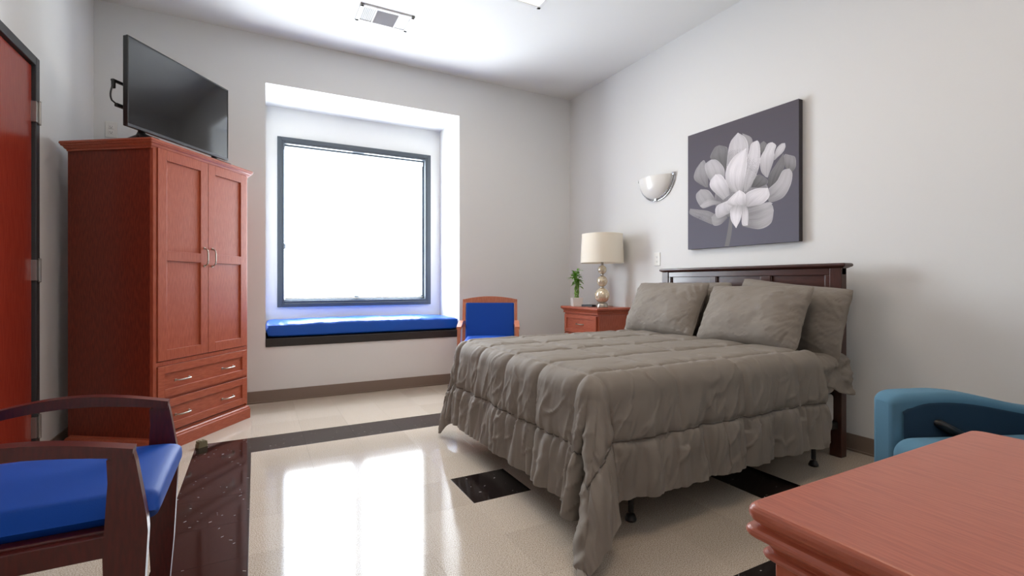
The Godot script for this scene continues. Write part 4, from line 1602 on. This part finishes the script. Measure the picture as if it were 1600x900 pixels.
func build_dresser() -> void:
	var t := thing("dresser", "cherry wood dresser with a moulded edge in the foreground, its top bare", "dresser", Vector3(0.76, 0, -0.035))
	var x0 := -0.287
	var x1 := 0.284
	var z0 := -0.317
	var z1 := 0.313
	var st := mb()
	rbox(st, Vector3(x0 + 0.022, 0.06, z0 + 0.022), Vector3(x1 - 0.024, 0.71, z1 - 0.024), 0.003)
	obj("body", st, M.cherry_v, t)
	st = mb()
	var p: Array = [Vector2(-0.02, 0.703)]
	p += bead(-0.016, 0.703, 0.712, 0.006)
	p += [Vector2(-0.016, 0.713), Vector2(-0.0135, 0.718), Vector2(-0.009, 0.7225), Vector2(-0.004, 0.7255)]
	p += bead(-0.004, 0.7255, 0.737, 0.006)
	p += [Vector2(-0.007, 0.738), Vector2(-0.006, 0.742)]
	p += bead(-0.006, 0.742, 0.76, 0.006, 8)
	mould(st, x0, x1, z0, z1, p, 0.014)
	obj("top", st, M.cherry_top, t)
	st = mb()
	mould(st, x0 + 0.02, x1 - 0.02, z0 + 0.02, z1 - 0.02, [Vector2(0.008, 0), Vector2(0.008, 0.06), Vector2(0.0, 0.07)], 0.005)
	obj("plinth", st, M.cherry_v, t)
	for y in [[0.49, 0.68], [0.28, 0.48], [0.085, 0.27]]:
		st = mb()
		rbox(st, Vector3(x0 + 0.05, y[0], z1 - 0.03), Vector3(x1 - 0.05, y[1], z1 - 0.008), 0.003)
		var d := obj("drawer", st, M.cherry_h, t)
		var h := mb()
		bow(h, Vector3(0, (y[0] + y[1]) / 2, z1 - 0.008), Vector3.RIGHT, 0.105, 0.026)
		obj("handle", h, M.nickel, d)

func build_vent() -> void:
	var t := thing("ceiling_vent", "white rectangular air vent with three louvred sections in the ceiling", "vent", Vector3(0.893, CEIL, -3.81))
	var hx := 0.205
	var hz := 0.125
	var st := mb()
	for s in [[-hx, -hz, hx, -hz + 0.028], [-hx, hz - 0.028, hx, hz], [-hx, -hz, -hx + 0.028, hz], [hx - 0.028, -hz, hx, hz], [-0.088, -hz, -0.076, hz], [0.086, -hz, 0.098, hz]]:
		rbox(st, Vector3(s[0], -0.012, s[1]), Vector3(s[2], 0, s[3]), 0.003)
	obj("frame", st, M.vent_white, t)
	st = mb()
	box(st, Vector3(-hx + 0.02, -0.002, -hz + 0.02), Vector3(hx - 0.02, 0, hz - 0.02))
	obj("duct", st, M.vent_grey, t)
	for k in 7:
		st = mb()
		var x := -hx + 0.032 + k * 0.0125
		rbox(st, Vector3(-0.0055, -0.001, -hz + 0.026), Vector3(0.0055, 0.001, hz - 0.026), 0.0005, 1, Transform3D(Basis(Vector3(0, 0, 1), deg_to_rad(40)), Vector3(x, -0.006, 0)))
		obj("louvre", st, M.vent_white, t)
	for k in 12:
		st = mb()
		var z := -hz + 0.034 + k * 0.0165
		rbox(st, Vector3(-0.08, -0.001, -0.007), Vector3(0.09, 0.001, 0.007), 0.0005, 1, Transform3D(Basis(Vector3.RIGHT, deg_to_rad(-42)), Vector3(0, -0.006, z)))
		obj("louvre", st, M.vent_grey, t)
	for k in 7:
		st = mb()
		var x := 0.104 + k * 0.0125
		rbox(st, Vector3(-0.0055, -0.001, -hz + 0.026), Vector3(0.0055, 0.001, hz - 0.026), 0.0005, 1, Transform3D(Basis(Vector3(0, 0, 1), deg_to_rad(-40)), Vector3(x, -0.006, 0)))
		obj("louvre", st, M.vent_white, t)

func build_ceiling_light(label: String, x0: float, x1: float, z0: float, z1: float, energy: float, c: Color) -> void:
	var t := thing("ceiling_light", label, "ceiling light", Vector3((x0 + x1) / 2, CEIL, (z0 + z1) / 2))
	var hx := (x1 - x0) / 2
	var hz := (z1 - z0) / 2
	var st := mb()
	for s in [[-hx, -hz, hx, -hz + 0.03], [-hx, hz - 0.03, hx, hz], [-hx, -hz, -hx + 0.03, hz], [hx - 0.03, -hz, hx, hz]]:
		rbox(st, Vector3(s[0], -0.016, s[1]), Vector3(s[2], 0, s[3]), 0.003)
	obj("frame", st, M.vent_white, t)
	st = mb()
	rbox(st, Vector3(-hx + 0.025, -0.01, -hz + 0.025), Vector3(hx - 0.025, -0.001, hz - 0.025), 0.002)
	obj("diffuser", st, M.lamp_panel, t)
	var l := AreaLight3D.new()
	l.name = "lamp_glow"
	l.area_size = Vector2(hx * 2 - 0.06, hz * 2 - 0.06)
	l.light_energy = energy
	l.light_color = c
	l.area_range = 12.0
	l.area_attenuation = 2.0
	l.shadow_enabled = true
	t.add_child(l, true)
	l.position = Vector3(0, -0.02, 0)
	l.rotation.x = -PI / 2

func build_block() -> void:
	var t := thing("floor_block", "small tan block lying on the floor where the black tile strip meets the armoire", "block", Vector3(-0.29, 0, -3.50), 0.6)
	var st := mb()
	prism(st, PackedVector2Array([Vector2(-0.028, 0), Vector2(0.028, 0), Vector2(0.024, 0.034), Vector2(-0.012, 0.042), Vector2(-0.026, 0.02)]), -0.018, 0.018)
	obj("block_body", st, M.rubber, t)
	st = mb()
	for k in 4:
		rbox(st, Vector3(-0.024 + k * 0.012, 0.028, -0.019), Vector3(-0.018 + k * 0.012, 0.04, 0.019), 0.002, 1)
	obj("rib", st, M.rubber, t)
